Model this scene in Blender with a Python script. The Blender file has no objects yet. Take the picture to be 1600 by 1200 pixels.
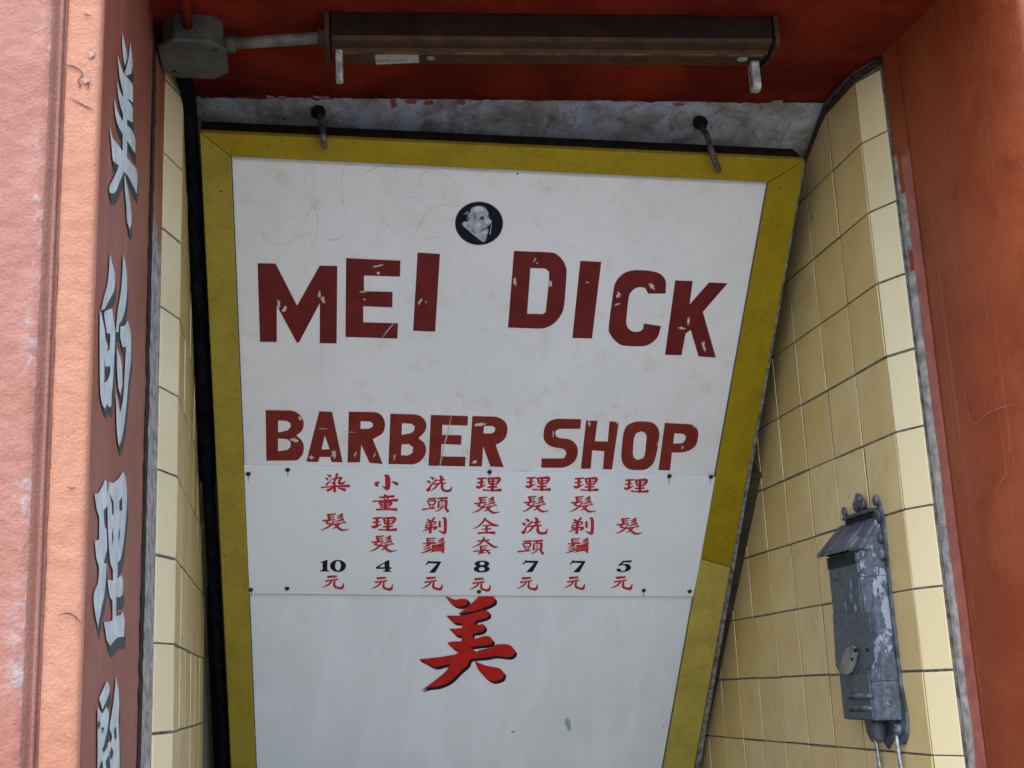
import bpy, bmesh, math, random
import numpy as np
from mathutils import Vector, Matrix
from mathutils.geometry import tessellate_polygon
from mathutils import noise as mnoise

random.seed(7)
scene = bpy.context.scene
COL = scene.collection

# ------------------------------------------------------------------ camera
EYE = Vector((0.0, 0.0, 1.55))
FPX = 1993.17
_D = np.array([445 - 800, 1092 - 600, FPX]); _Z = np.array([417 - 800, -8351, FPX])
_y = _D / np.linalg.norm(_D); _z = _Z / np.linalg.norm(_Z)
_z = _z - _y * (_z @ _y); _z /= np.linalg.norm(_z)
_x = -np.cross(_z, _y)
ROT = np.array([_x, _y, _z])           # camera (right, down, forward) -> world

def wdir(v):
    return Vector(ROT @ np.array(v, dtype=float))

cam_data = bpy.data.cameras.new('camera')
cam = bpy.data.objects.new('camera', cam_data); COL.objects.link(cam)
r_, u_, f_ = wdir((1, 0, 0)), wdir((0, -1, 0)), wdir((0, 0, 1))
M = Matrix(((r_.x, u_.x, -f_.x, EYE.x), (r_.y, u_.y, -f_.y, EYE.y), (r_.z, u_.z, -f_.z, EYE.z), (0, 0, 0, 1)))
cam.matrix_world = M
cam_data.sensor_width = 36.0
cam_data.lens = FPX / 1600 * 36
cam_data.clip_start = 0.02
cam_data.clip_end = 500
scene.camera = cam

# ------------------------------------------------------------------ light
SUN_EL, SUN_AZ = math.radians(60), math.radians(195)      # azimuth from +Y, clockwise seen from above
world = bpy.data.worlds.new('World'); scene.world = world; world.use_nodes = True
nt = world.node_tree; nt.nodes.clear()
sky = nt.nodes.new('ShaderNodeTexSky'); sky.sky_type = 'NISHITA'; sky.sun_disc = False
sky.sun_elevation = SUN_EL; sky.sun_rotation = SUN_AZ
sky.air_density = 1.0; sky.dust_density = 1.5; sky.ozone_density = 1.0
bg = nt.nodes.new('ShaderNodeBackground'); bg.inputs['Strength'].default_value = 0.15
wo = nt.nodes.new('ShaderNodeOutputWorld')
nt.links.new(sky.outputs[0], bg.inputs['Color']); nt.links.new(bg.outputs[0], wo.inputs['Surface'])

sd = bpy.data.lights.new('sun', 'SUN'); sd.energy = 0.5; sd.angle = math.radians(30); sd.color = (1.0, 0.97, 0.93)
sun = bpy.data.objects.new('sun', sd); COL.objects.link(sun)
sv = Vector((math.sin(SUN_AZ) * math.cos(SUN_EL), math.cos(SUN_AZ) * math.cos(SUN_EL), math.sin(SUN_EL)))
sun.rotation_euler = sv.to_track_quat('Z', 'Y').to_euler()
sun.location = (0, -4, 8)

scene.view_settings.view_transform = 'Standard'
scene.view_settings.look = 'None'
scene.view_settings.gamma = 1.0
scene.view_settings.use_curve_mapping = False
scene.view_settings.exposure = 2.1
scene.render.resolution_x = 1024; scene.render.resolution_y = 768

# ------------------------------------------------------------------ helpers
def ray(p):
    return wdir((p[0] - 800, p[1] - 600, FPX))
def on_x(p, X):
    d = ray(p); return EYE + d * (X / d.x)
def on_y(p, Y):
    d = ray(p); return EYE + d * (Y / d.y)
def on_z(p, z):                                       # z measured from the eye
    d = ray(p); return EYE + d * (z / d.z)
def on_plane(p, P0, n):
    d = ray(p); return EYE + d * (((P0 - EYE).dot(n)) / d.dot(n))

def thing(name, label, cat, loc=(0, 0, 0), group=None):
    o = bpy.data.objects.new(name, None); COL.objects.link(o)
    o.empty_display_size = 0.05
    o.location = loc; o['label'] = label; o['category'] = cat
    if group: o['group'] = group
    return o

def origin(parent):
    v = Vector((0, 0, 0))
    while parent is not None:
        v += Vector(parent.location); parent = parent.parent
    return v

def link(name, me, mat, parent=None):
    o = bpy.data.objects.new(name, me); COL.objects.link(o)
    if mat is not None and len(me.materials) == 0: me.materials.append(mat)
    o.parent = parent
    return o

def mesh(name, verts, faces, mat, parent=None, smooth=False):
    """verts in world space"""
    off = origin(parent)
    me = bpy.data.meshes.new(name)
    me.from_pydata([tuple(Vector(v) - off) for v in verts], [], faces)
    me.update()
    if smooth:
        for p in me.polygons: p.use_smooth = True
    return link(name, me, mat, parent)

def bm_obj(name, bm, mat, parent=None, smooth=False, recalc=True):
    if recalc: bmesh.ops.recalc_face_normals(bm, faces=bm.faces)
    off = origin(parent)
    bmesh.ops.translate(bm, verts=bm.verts, vec=-off)
    me = bpy.data.meshes.new(name); bm.to_mesh(me); bm.free()
    if smooth:
        for p in me.polygons: p.use_smooth = True
    return link(name, me, mat, parent)

def add_box(bm, lo, hi, bevel=0.0, seg=2):
    vs = [bm.verts.new((x, y, z)) for x in (lo[0], hi[0]) for y in (lo[1], hi[1]) for z in (lo[2], hi[2])]
    q = [(0, 1, 3, 2), (4, 6, 7, 5), (0, 4, 5, 1), (2, 3, 7, 6), (0, 2, 6, 4), (1, 5, 7, 3)]
    fs = [bm.faces.new([vs[i] for i in f]) for f in q]
    if bevel:
        es = list({e for f in fs for e in f.edges})
        bmesh.ops.bevel(bm, geom=es, offset=bevel, segments=seg, profile=0.6, affect='EDGES')
    return fs

def add_prism(bm, pts, vec, bevel=0.0, seg=2):
    """pts: planar polygon (world), extruded by vec"""
    a = [bm.verts.new(p) for p in pts]; b = [bm.verts.new(Vector(p) + Vector(vec)) for p in pts]
    n = len(pts)
    fs = [bm.faces.new(a), bm.faces.new(b[::-1])]
    for i in range(n):
        fs.append(bm.faces.new((a[i], b[i], b[(i + 1) % n], a[(i + 1) % n])))
    if bevel:
        bmesh.ops.bevel(bm, geom=list({e for f in fs for e in f.edges}), offset=bevel, segments=seg, profile=0.6, affect='EDGES')

def add_tube(bm, path, rad, n=12, caps=True):
    path = [Vector(p) for p in path]
    rads = rad if isinstance(rad, (list, tuple)) else [rad] * len(path)
    rings = []
    up = None
    for i, p in enumerate(path):
        t = (path[min(i + 1, len(path) - 1)] - path[max(i - 1, 0)]).normalized()
        if up is None:
            up = Vector((0, 0, 1)) if abs(t.z) < 0.9 else Vector((0, 1, 0))
        s = t.cross(up).normalized(); up = s.cross(t).normalized()
        rings.append([bm.verts.new(p + (s * math.cos(a) + up * math.sin(a)) * rads[i]) for a in [2 * math.pi * k / n for k in range(n)]])
    for a, b in zip(rings[:-1], rings[1:]):
        for k in range(n):
            bm.faces.new((a[k], a[(k + 1) % n], b[(k + 1) % n], b[k]))
    if caps:
        bm.faces.new(rings[0][::-1]); bm.faces.new(rings[-1])

def add_ball(bm, c, r, sc=(1, 1, 1), u=12, v=8):
    m = Matrix.Translation(c) @ Matrix.Diagonal((sc[0], sc[1], sc[2], 1))
    bmesh.ops.create_uvsphere(bm, u_segments=u, v_segments=v, radius=r, matrix=m)

def catmull(pts, k=5):
    if len(pts) < 3: 
        return [tuple(a + (b - a) * t / k for a, b in zip(pts[0], pts[1])) for t in range(k + 1)] if len(pts) == 2 else pts
    P = [pts[0]] + list(pts) + [pts[-1]]
    out = []
    for i in range(1, len(P) - 2):
        for t in range(k):
            s = t / k
            out.append(tuple(0.5 * (2 * b + (c - a) * s + (2 * a - 5 * b + 4 * c - d) * s * s + (3 * b - a - 3 * c + d) * s ** 3)
                             for a, b, c, d in zip(P[i - 1], P[i], P[i + 1], P[i + 2])))
    out.append(tuple(pts[-1]))
    return out

# ------------------------------------------------------------------ materials
def new_mat(name):
    m = bpy.data.materials.new(name); m.use_nodes = True
    t = m.node_tree; b = t.nodes['Principled BSDF']
    return m, t, b
def tex(t, scale, detail=5.0, rough=0.55, src='Object', stretch=None, dist=0.0, offset=None):
    tc = t.nodes.new('ShaderNodeNewGeometry') if src == 'Position' else t.nodes.new('ShaderNodeTexCoord')
    out = tc.outputs['Position'] if src == 'Position' else tc.outputs[src]
    mp = t.nodes.new('ShaderNodeMapping'); t.links.new(out, mp.inputs['Vector'])
    if stretch: mp.inputs['Scale'].default_value = stretch
    if offset: mp.inputs['Location'].default_value = offset
    n = t.nodes.new('ShaderNodeTexNoise'); n.inputs['Scale'].default_value = scale
    n.inputs['Detail'].default_value = detail; n.inputs['Roughness'].default_value = rough
    n.inputs['Distortion'].default_value = dist
    t.links.new(mp.outputs[0], n.inputs['Vector'])
    return n.outputs['Fac']
def ramp(t, fac, a, b):
    r = t.nodes.new('ShaderNodeMapRange'); r.inputs['From Min'].default_value = a; r.inputs['From Max'].default_value = b
    r.interpolation_type = 'SMOOTHSTEP'
    t.links.new(fac, r.inputs['Value']); return r.outputs[0]
def mix(t, fac, a, b, kind='MIX'):
    m = t.nodes.new('ShaderNodeMix'); m.data_type = 'RGBA'; m.blend_type = kind
    if isinstance(fac, (int, float)): m.inputs['Factor'].default_value = fac
    else: t.links.new(fac, m.inputs['Factor'])
    for s, v in (('A', a), ('B', b)):
        i = [k for k in m.inputs if k.name == s and k.type == 'RGBA'][0]
        if isinstance(v, tuple): i.default_value = (*v, 1)
        else: t.links.new(v, i)
    return [o for o in m.outputs if o.type == 'RGBA'][0]
def math_(t, op, a, b=0.0):
    m = t.nodes.new('ShaderNodeMath'); m.operation = op
    for i, v in enumerate((a, b)):
        if isinstance(v, (int, float)): m.inputs[i].default_value = v
        else: t.links.new(v, m.inputs[i])
    return m.outputs[0]
def bump(t, b, h, strength, dist=0.002, prev=None):
    n = t.nodes.new('ShaderNodeBump'); n.inputs['Strength'].default_value = strength; n.inputs['Distance'].default_value = dist
    t.links.new(h, n.inputs['Height'])
    if prev is not None: t.links.new(prev, n.inputs['Normal'])
    t.links.new(n.outputs[0], b.inputs['Normal']); return n.outputs[0]
def setc(t, b, c):
    if isinstance(c, tuple): b.inputs['Base Color'].default_value = (*c, 1)
    else: t.links.new(c, b.inputs['Base Color'])
def obj_random(t):
    return t.nodes.new('ShaderNodeObjectInfo').outputs['Random']

MAT = {}
def simple(name, col, rough=0.5, var=0.12, scale=30, metal=0.0, bstr=0.15, bscale=None, spec=0.5):
    m, t, b = new_mat(name)
    n = tex(t, scale, 6, 0.6, 'Position')
    dark = tuple(c * (1 - 2 * var) for c in col); lite = tuple(min(1, c * (1 + var)) for c in col)
    setc(t, b, mix(t, ramp(t, n, 0.3, 0.7), dark, lite))
    b.inputs['Roughness'].default_value = rough; b.inputs['Metallic'].default_value = metal
    b.inputs['Specular IOR Level'].default_value = spec
    if bstr: bump(t, b, tex(t, bscale or scale * 4, 4, 0.6, 'Position'), bstr, 0.001)
    MAT[name] = m; return m

def stucco(name, base, alt, light, dark, rough=0.62, bs=1.0, wear=0.62, scale=1.0, band=None):
    """old painted stucco: patchy colour, pale chalky abrasion, knobbly relief"""
    m, t, b = new_mat(name)
    big = tex(t, 7 * scale, 5, 0.6, 'Position', dist=0.4)
    mid = tex(t, 85 * scale, 7, 0.74, 'Position', offset=(3, 1, 5))
    fine = tex(t, 210 * scale, 4, 0.65, 'Position')
    pit = t.nodes.new('ShaderNodeTexVoronoi'); pit.inputs['Scale'].default_value = 95 * scale; pit.feature = 'F1'
    gp = t.nodes.new('ShaderNodeNewGeometry'); t.links.new(gp.outputs['Position'], pit.inputs['Vector'])
    pits = ramp(t, pit.outputs['Distance'], 0.10, 0.34)
    c = mix(t, ramp(t, big, 0.35, 0.68), base, alt)
    c = mix(t, math_(t, 'MULTIPLY', ramp(t, mid, wear, wear + 0.16), 0.75), c, light)
    c = mix(t, math_(t, 'MULTIPLY', ramp(t, mid, 0.36, 0.24), 0.8), c, dark)
    if band:                                       # chalky rubbed strip along an edge at x = band
        sx = t.nodes.new('ShaderNodeSeparateXYZ'); t.links.new(gp.outputs['Position'], sx.inputs[0])
        edge = ramp(t, sx.outputs['X'], band - 0.030, band - 0.004)
        c = mix(t, math_(t, 'MULTIPLY', edge, ramp(t, math_(t, 'ADD', math_(t, 'MULTIPLY', mid, 0.5), math_(t, 'MULTIPLY', big, 0.5)), 0.51, 0.62)), c, (0.35, 0.27, 0.25))
    setc(t, b, c); b.inputs['Roughness'].default_value = rough
    h = math_(t, 'ADD', math_(t, 'MULTIPLY', mid, 0.9), math_(t, 'MULTIPLY', fine, 0.9))
    fl = tex(t, 26 * scale, 8, 0.78, 'Position', offset=(8, 3, 1))
    h = math_(t, 'ADD', h, math_(t, 'MULTIPLY', ramp(t, fl, 0.545, 0.56), 0.22))
    h = math_(t, 'ADD', h, math_(t, 'MULTIPLY', math_(t, 'MULTIPLY', pits, ramp(t, big, 0.42, 0.6)), 0.16))
    p = bump(t, b, h, 0.75 * bs, 0.006)
    MAT[name] = m; return m

stucco('pink_stucco', (0.31, 0.110, 0.068), (0.345, 0.142, 0.098), (0.44, 0.32, 0.28), (0.15, 0.04, 0.02), bs=0.6, wear=0.64, band=-0.3000)
stucco('orange_stucco', (0.40, 0.160, 0.082), (0.42, 0.18, 0.10), (0.48, 0.30, 0.21), (0.19, 0.06, 0.025), bs=0.6, wear=0.66)
stucco('groove_paint', (0.22, 0.085, 0.055), (0.26, 0.11, 0.075), (0.36, 0.21, 0.16), (0.12, 0.04, 0.022), bs=0.6)
stucco('pale_render', (0.72, 0.62, 0.55), (0.66, 0.56, 0.5), (0.8, 0.75, 0.7), (0.5, 0.4, 0.34), bs=0.6)

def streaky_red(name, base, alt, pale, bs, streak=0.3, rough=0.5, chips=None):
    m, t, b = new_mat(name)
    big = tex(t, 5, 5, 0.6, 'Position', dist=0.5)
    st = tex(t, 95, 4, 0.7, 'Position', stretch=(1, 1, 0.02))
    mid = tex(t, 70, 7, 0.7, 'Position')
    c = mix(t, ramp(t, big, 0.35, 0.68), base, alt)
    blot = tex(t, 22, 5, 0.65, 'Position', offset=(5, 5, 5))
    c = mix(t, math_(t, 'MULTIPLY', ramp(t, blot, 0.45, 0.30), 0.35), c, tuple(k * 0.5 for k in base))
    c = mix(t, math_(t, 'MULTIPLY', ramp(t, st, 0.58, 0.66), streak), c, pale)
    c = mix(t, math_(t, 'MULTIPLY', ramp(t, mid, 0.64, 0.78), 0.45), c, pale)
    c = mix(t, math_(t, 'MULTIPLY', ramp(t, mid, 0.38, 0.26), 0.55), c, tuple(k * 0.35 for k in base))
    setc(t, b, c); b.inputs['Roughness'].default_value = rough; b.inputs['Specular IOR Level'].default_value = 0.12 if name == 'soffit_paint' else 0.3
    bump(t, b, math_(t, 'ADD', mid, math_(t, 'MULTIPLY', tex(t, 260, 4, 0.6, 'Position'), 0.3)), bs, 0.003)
    MAT[name] = m; return m
streaky_red('reveal_paint', (0.27, 0.076, 0.045), (0.31, 0.098, 0.064), (0.46, 0.30, 0.27), 0.2, 0.5, 0.45)
streaky_red('jamb_paint', (0.225, 0.040, 0.012), (0.275, 0.062, 0.021), (0.38, 0.16, 0.10), 0.6, 0.22, 0.42)
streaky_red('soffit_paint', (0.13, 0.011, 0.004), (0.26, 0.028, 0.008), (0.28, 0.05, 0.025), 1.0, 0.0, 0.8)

# bare, spotted plaster over the sign
m, t, b = new_mat('bare_plaster')
n1 = tex(t, 9, 6, 0.65, 'Position', dist=0.6); n2 = tex(t, 24, 8, 0.74, 'Position', dist=0.5); n3 = tex(t, 75, 4, 0.65, 'Position', offset=(7, 2, 1))
c = mix(t, ramp(t, n1, 0.36, 0.62), (0.36, 0.32, 0.25), (0.60, 0.64, 0.66))
c = mix(t, ramp(t, n2, 0.36, 0.56), mix(t, 0.55, c, (0.10, 0.092, 0.08)), c)
c = mix(t, math_(t, 'MULTIPLY', ramp(t, n3, 0.645, 0.69), 0.85), c, (0.07, 0.065, 0.06))
setc(t, b, c); b.inputs['Roughness'].default_value = 0.85
bump(t, b, math_(t, 'ADD', n2, math_(t, 'MULTIPLY', n3, 0.5)), 0.8, 0.004); MAT['bare_plaster'] = m

simple('cement', (0.36, 0.325, 0.295), 0.9, 0.25, 45, bstr=0.6, bscale=150)
simple('caulk', (0.05, 0.022, 0.016), 0.9, 0.4, 60, bstr=0.5, bscale=300)
simple('grout', (0.14, 0.128, 0.11), 0.9, 0.35, 60, bstr=0.5, bscale=300)
simple('pink_edge', (0.36, 0.105, 0.075), 0.6, 0.12, 25, bstr=0.3, bscale=200)
simple('cement_painted', (0.27, 0.055, 0.022), 0.7, 0.2, 30, bstr=0.5, bscale=120)

# glazed tiles, each its own shade
m, t, b = new_mat('tile_glaze')
rnd = obj_random(t); gl = tex(t, 12, 4, 0.6, 'Position'); dirt = tex(t, 14, 6, 0.65, 'Position', stretch=(1, 1, 0.5), offset=(2, 4, 1))
c = mix(t, rnd, (0.60, 0.44, 0.17), (0.69, 0.53, 0.24))
c = mix(t, math_(t, 'MULTIPLY', ramp(t, gl, 0.4, 0.7), 0.45), c, (0.56, 0.37, 0.12))
c = mix(t, math_(t, 'MULTIPLY', ramp(t, dirt, 0.52, 0.75), 0.35), c, (0.36, 0.27, 0.15))
setc(t, b, c); b.inputs['Roughness'].default_value = 0.28; b.inputs['Specular IOR Level'].default_value = 0.5
rr = t.nodes.new('ShaderNodeMapRange'); rr.inputs['To Min'].default_value = 0.2; rr.inputs['To Max'].default_value = 0.42
t.links.new(dirt, rr.inputs['Value']); t.links.new(rr.outputs[0], b.inputs['Roughness'])
bump(t, b, tex(t, 18, 2, 0.5, 'Position'), 0.10, 0.004); MAT['tile_glaze'] = m

m, t, b = new_mat('lit_edge_tile_glaze')  # paler copy of the glaze: the front column's street light put into its colour
rnd = obj_random(t); dirt = tex(t, 20, 6, 0.65, 'Position')
c = mix(t, rnd, (0.72, 0.60, 0.34), (0.78, 0.665, 0.40))
c = mix(t, math_(t, 'MULTIPLY', ramp(t, dirt, 0.5, 0.75), 0.25), c, (0.55, 0.45, 0.28))
setc(t, b, c); b.inputs['Roughness'].default_value = 0.3
bump(t, b, tex(t, 18, 2, 0.5, 'Position'), 0.08, 0.004); MAT['lit_edge_tile_glaze'] = m

# dingy underside of the stair; the sign's shade is put into its dark colour
m, t, b = new_mat('shaded_dingy_underside')
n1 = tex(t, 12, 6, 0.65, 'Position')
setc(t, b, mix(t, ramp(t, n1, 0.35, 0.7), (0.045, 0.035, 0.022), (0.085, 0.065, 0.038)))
b.inputs['Roughness'].default_value = 0.8; b.inputs['Specular IOR Level'].default_value = 0.1; bump(t, b, tex(t, 60, 5, 0.6, 'Position'), 0.4, 0.003); MAT['shaded_dingy_underside'] = m

# sign board: chalky white paint, stained
def board(name, base, stain, amount, strokes=False):
    m, t, b = new_mat(name)
    n1 = tex(t, 3.2, 5, 0.6, 'Position', dist=0.3); n2 = tex(t, 16, 6, 0.7, 'Position', offset=(1, 6, 2)); n3 = tex(t, 110, 3, 0.6, 'Position')
    drip = tex(t, 22, 4, 0.6, 'Object', stretch=(1.0, 0.09, 0.09))
    c = mix(t, math_(t, 'MULTIPLY', ramp(t, n1, 0.40, 0.70), 0.6), base, tuple(k * 0.90 for k in base))
    c = mix(t, math_(t, 'MULTIPLY', ramp(t, n2, 0.53, 0.76), amount), c, stain)
    c = mix(t, math_(t, 'MULTIPLY', ramp(t, drip, 0.58, 0.72), amount * 0.35), c, tuple(k * 0.75 for k in base))
    c = mix(t, math_(t, 'MULTIPLY', ramp(t, n3, 0.70, 0.76), amount), c, (0.26, 0.22, 0.16))
    blot = tex(t, 5.5, 6, 0.7, 'Position', offset=(2, 9, 4), dist=0.5)
    c = mix(t, math_(t, 'MULTIPLY', ramp(t, blot, 0.50, 0.74), amount * 0.3), c, stain)
    if strokes:
        br = tex(t, 9, 5, 0.65, 'Object', stretch=(1.2, 0.35, 0.35), dist=0.8)
        c = mix(t, math_(t, 'MULTIPLY', ramp(t, br, 0.42, 0.62), 0.6), c, tuple(min(1, k * 1.08) for k in base))
    setc(t, b, c); b.inputs['Roughness'].default_value = 0.55; b.inputs['Specular IOR Level'].default_value = 0.25
    bump(t, b, n2, 0.08, 0.002); MAT[name] = m
board('board_white', (0.72, 0.715, 0.70), (0.55, 0.48, 0.37), 0.65)
board('panel_white', (0.745, 0.77, 0.775), (0.68, 0.66, 0.60), 0.2)
board('board_white_repainted', (0.725, 0.755, 0.765), (0.62, 0.61, 0.55), 0.3, True)

def painted(name, col, flake, rough=0.45, amount=0.5, thr=0.68):
    m, t, b = new_mat(name)
    n1 = tex(t, 25, 5, 0.65, 'Position'); n2 = tex(t, 85, 6, 0.75, 'Position', offset=(4, 4, 4))
    c = mix(t, ramp(t, n1, 0.3, 0.7), tuple(k * 0.82 for k in col), tuple(k * 1.12 for k in col))
    c = mix(t, math_(t, 'MULTIPLY', ramp(t, n2, thr, thr + 0.05), amount), c, flake)
    setc(t, b, c); b.inputs['Roughness'].default_value = rough; b.inputs['Specular IOR Level'].default_value = 0.18; MAT[name] = m
painted('maroon_paint', (0.135, 0.015, 0.013), (0.5, 0.45, 0.40), 0.45, 0.8, 0.80)
painted('maroon_paint_lower', (0.185, 0.023, 0.016), (0.5, 0.45, 0.40), 0.45, 0.8, 0.78)
painted('red_paint', (0.47, 0.020, 0.016), (0.35, 0.02, 0.02), 0.4, 0.3)
painted('print_red', (0.44, 0.030, 0.035), (0.5, 0.1, 0.1), 0.5, 0.2)
painted('black_paint', (0.012, 0.013, 0.02), (0.05, 0.05, 0.05), 0.45, 0.3)
painted('char_white', (0.55, 0.58, 0.55), (0.42, 0.42, 0.38), 0.55, 0.6)
painted('char_shadow', (0.045, 0.06, 0.062), (0.12, 0.08, 0.07), 0.5, 0.5)
painted('bare_white', (0.54, 0.49, 0.44), (0.4, 0.36, 0.3), 0.6, 0.6)
painted('pale_green', (0.30, 0.47, 0.40), (0.4, 0.5, 0.45), 0.6, 0.2)
painted('pencil', (0.655, 0.645, 0.63), (0.73, 0.725, 0.715), 0.6, 0.9, 0.6)

def frame_yellow(name, col):
    m, t, b = new_mat(name)
    n1 = tex(t, 10, 6, 0.65, 'Position'); n2 = tex(t, 75, 6, 0.72, 'Position'); n3 = tex(t, 150, 3, 0.6, 'Position', offset=(9, 1, 2))
    c = mix(t, ramp(t, n1, 0.35, 0.7), col, tuple(k * 0.80 for k in col))
    c = mix(t, math_(t, 'MULTIPLY', ramp(t, n2, 0.48, 0.70), 0.5), c, tuple(k * 0.5 for k in col))
    c = mix(t, math_(t, 'MULTIPLY', ramp(t, n3, 0.69, 0.75), 0.7), c, (0.06, 0.05, 0.03))
    setc(t, b, c); b.inputs['Roughness'].default_value = 0.55; b.inputs['Specular IOR Level'].default_value = 0.2; bump(t, b, n2, 0.25, 0.002); MAT[name] = m
frame_yellow('yellow_paint', (0.315, 0.225, 0.006))
frame_yellow('yellow_paint_left', (0.345, 0.265, 0.034))
frame_yellow('yellow_paint_fresh', (0.45, 0.36, 0.07))

simple('dark_wood', (0.014, 0.010, 0.009), 0.8, 0.4, 60, spec=0.1)
simple('rabbet_brown', (0.10, 0.075, 0.05), 0.7, 0.3, 60, spec=0.15)
simple('sheet_zinc', (0.28, 0.29, 0.30), 0.5, 0.35, 60, metal=0.4)
simple('brown_enamel', (0.070, 0.036, 0.020), 0.6, 0.16, 25, spec=0.15)
simple('brown_enamel_ridge', (0.15, 0.07, 0.025), 0.5, 0.35, 40, spec=0.2)
simple('white_plastic', (0.36, 0.35, 0.33), 0.5, 0.3, 50)
simple('grimy_metal', (0.085, 0.083, 0.07), 0.65, 0.2, 18, metal=0.2, bstr=0.2, bscale=150)
simple('conduit_metal', (0.21, 0.205, 0.18), 0.55, 0.3, 22, metal=0.2, bstr=0.2, bscale=150)
simple('lid_metal', (0.115, 0.12, 0.105), 0.6, 0.2, 18, metal=0.2, bstr=0.2, bscale=150)
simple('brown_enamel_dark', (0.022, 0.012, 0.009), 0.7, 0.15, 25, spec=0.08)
simple('iron', (0.14, 0.13, 0.12), 0.6, 0.45, 80, metal=0.5, bstr=0.5)
simple('screw_head', (0.05, 0.04, 0.035), 0.5, 0.4, 300, metal=0.5)
simple('black_rubber', (0.005, 0.006, 0.009), 0.8, 0.5, 30, spec=0.06)
simple('paper', (0.46, 0.45, 0.41), 0.8, 0.12, 120)
simple('shadow_black', (0.022, 0.018, 0.016), 0.9, 0.5, 200, bstr=0)
simple('scratch_pale', (0.33, 0.105, 0.05), 0.7, 0.2, 60, bstr=0)
simple('groove_dark', (0.10, 0.035, 0.022), 0.8, 0.3, 120)
simple('chalk_blue', (0.38, 0.46, 0.50), 0.8, 0.2, 120)
simple('chalk', (0.36, 0.20, 0.145), 0.8, 0.25, 120)
simple('rust_run', (0.52, 0.40, 0.28), 0.7, 0.2, 90)
simple('ink', (0.22, 0.20, 0.26), 0.8, 0.2, 120)
simple('sticker_black', (0.008, 0.010, 0.016), 0.5, 0.2, 50, spec=0.12)
simple('sticker_pale', (0.36, 0.37, 0.39), 0.4, 0.12, 70, bstr=0)
simple('sticker_light', (0.55, 0.56, 0.58), 0.4, 0.08, 70, bstr=0)
simple('sticker_mid', (0.17, 0.175, 0.19), 0.4, 0.3, 160)
simple('void', (0.008, 0.008, 0.008), 1.0, 0.2, 50)
simple('pavement', (0.19, 0.185, 0.175), 0.85, 0.15, 3, bstr=0.3, bscale=60)

# mailbox paint: slate blue over bare lavender-grey metal, peeling
m, t, b = new_mat('peeling_slate')
n1 = tex(t, 15, 6, 0.72, 'Position', stretch=(1, 1.3, 0.5), dist=0.4, offset=(0.3, 0.15, 0.42)); n2 = tex(t, 90, 5, 0.65, 'Position')
geo = t.nodes.new('ShaderNodeNewGeometry'); sz = t.nodes.new('ShaderNodeSeparateXYZ'); t.links.new(geo.outputs['Position'], sz.inputs[0])
n1 = math_(t, 'SUBTRACT', n1, math_(t, 'MULTIPLY', ramp(t, sz.outputs['Z'], 1.60, 1.53), 0.10))
c = mix(t, ramp(t, n2, 0.3, 0.7), (0.040, 0.052, 0.068), (0.095, 0.115, 0.14))
c = mix(t, ramp(t, n1, 0.555, 0.58), c, (0.27, 0.28, 0.33))
setc(t, b, c); b.inputs['Roughness'].default_value = 0.5; b.inputs['Metallic'].default_value = 0.1
bump(t, b, math_(t, 'ADD', ramp(t, n1, 0.535, 0.56), math_(t, 'MULTIPLY', n2, 0.5)), 0.5, 0.002); MAT['peeling_slate'] = m
m, t, b = new_mat('slate_paint')
n1 = tex(t, 30, 6, 0.72, 'Position', stretch=(1, 1.2, 0.6), dist=0.6); n2 = tex(t, 90, 5, 0.65, 'Position')
c = mix(t, ramp(t, n2, 0.3, 0.7), (0.035, 0.043, 0.055), (0.085, 0.10, 0.115))
c = mix(t, math_(t, 'MULTIPLY', ramp(t, n1, 0.60, 0.70), 0.5), c, (0.20, 0.21, 0.25))
setc(t, b, c); b.inputs['Roughness'].default_value = 0.5
bump(t, b, math_(t, 'ADD', n1, n2), 0.5, 0.002); MAT['slate_paint'] = m
simple('slate_mid', (0.085, 0.098, 0.122), 0.5, 0.4, 35, bstr=0.4, bscale=150)
simple('galvanised_wire', (0.36, 0.36, 0.38), 0.4, 0.3, 80, metal=0.7)

# ------------------------------------------------------------------ dimensions (metres; z from the eye unless said)
ZE = EYE.z
XR, XL = 1.177, -0.195                 # tiled side walls of the recess
XRV, LRV = 1.218, -0.2354              # painted reveals, right and left
YF_L, YF_R = 1.600, 1.763              # street faces of the two piers
YT_L, YT_R = 2.325, 2.219              # front edge of the tiling
YM_L, YM_R = 2.405, 2.283              # where the plain tiles begin
ZS = 1.228                             # soffit above the eye
TOP = 2.9

# ------------------------------------------------------------------ ground
bm = bmesh.new()
v = [bm.verts.new(p) for p in ((-60, -60, 0), (60, -60, 0), (60, 60, 0), (-60, 60, 0))]
bm.faces.new(v)
g = bm_obj('pavement', bm, MAT['pavement']); g['kind'] = 'structure'

def grid_strip(profile, z0, z1, nz, amp, seed=0.0, freq=60.0):
    """vertical sheet over a horizontal profile [(x,y)...], knobbly by noise; returns verts, faces"""
    vs, fs = [], []
    n = len(profile)
    for j in range(nz + 1):
        z = z0 + (z1 - z0) * j / nz
        for (x, y) in profile:
            d = mnoise.noise(Vector((x * freq + seed, y * freq, z * freq))) * amp + mnoise.noise(Vector((x * 14 + seed, y * 14, z * 14))) * amp * 1.4
            vs.append((x, y - d, z))
    for j in range(nz):
        for i in range(n - 1):
            a = j * n + i
            fs.append((a, a + 1, a + n + 1, a + n))
    return vs, fs
def densify(prof, step):
    out = [prof[0]]
    for a, b in zip(prof[:-1], prof[1:]):
        L = math.dist(a, b); k = max(1, int(L / step))
        for i in range(1, k + 1): out.append((a[0] + (b[0] - a[0]) * i / k, a[1] + (b[1] - a[1]) * i / k))
    return out

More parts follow.
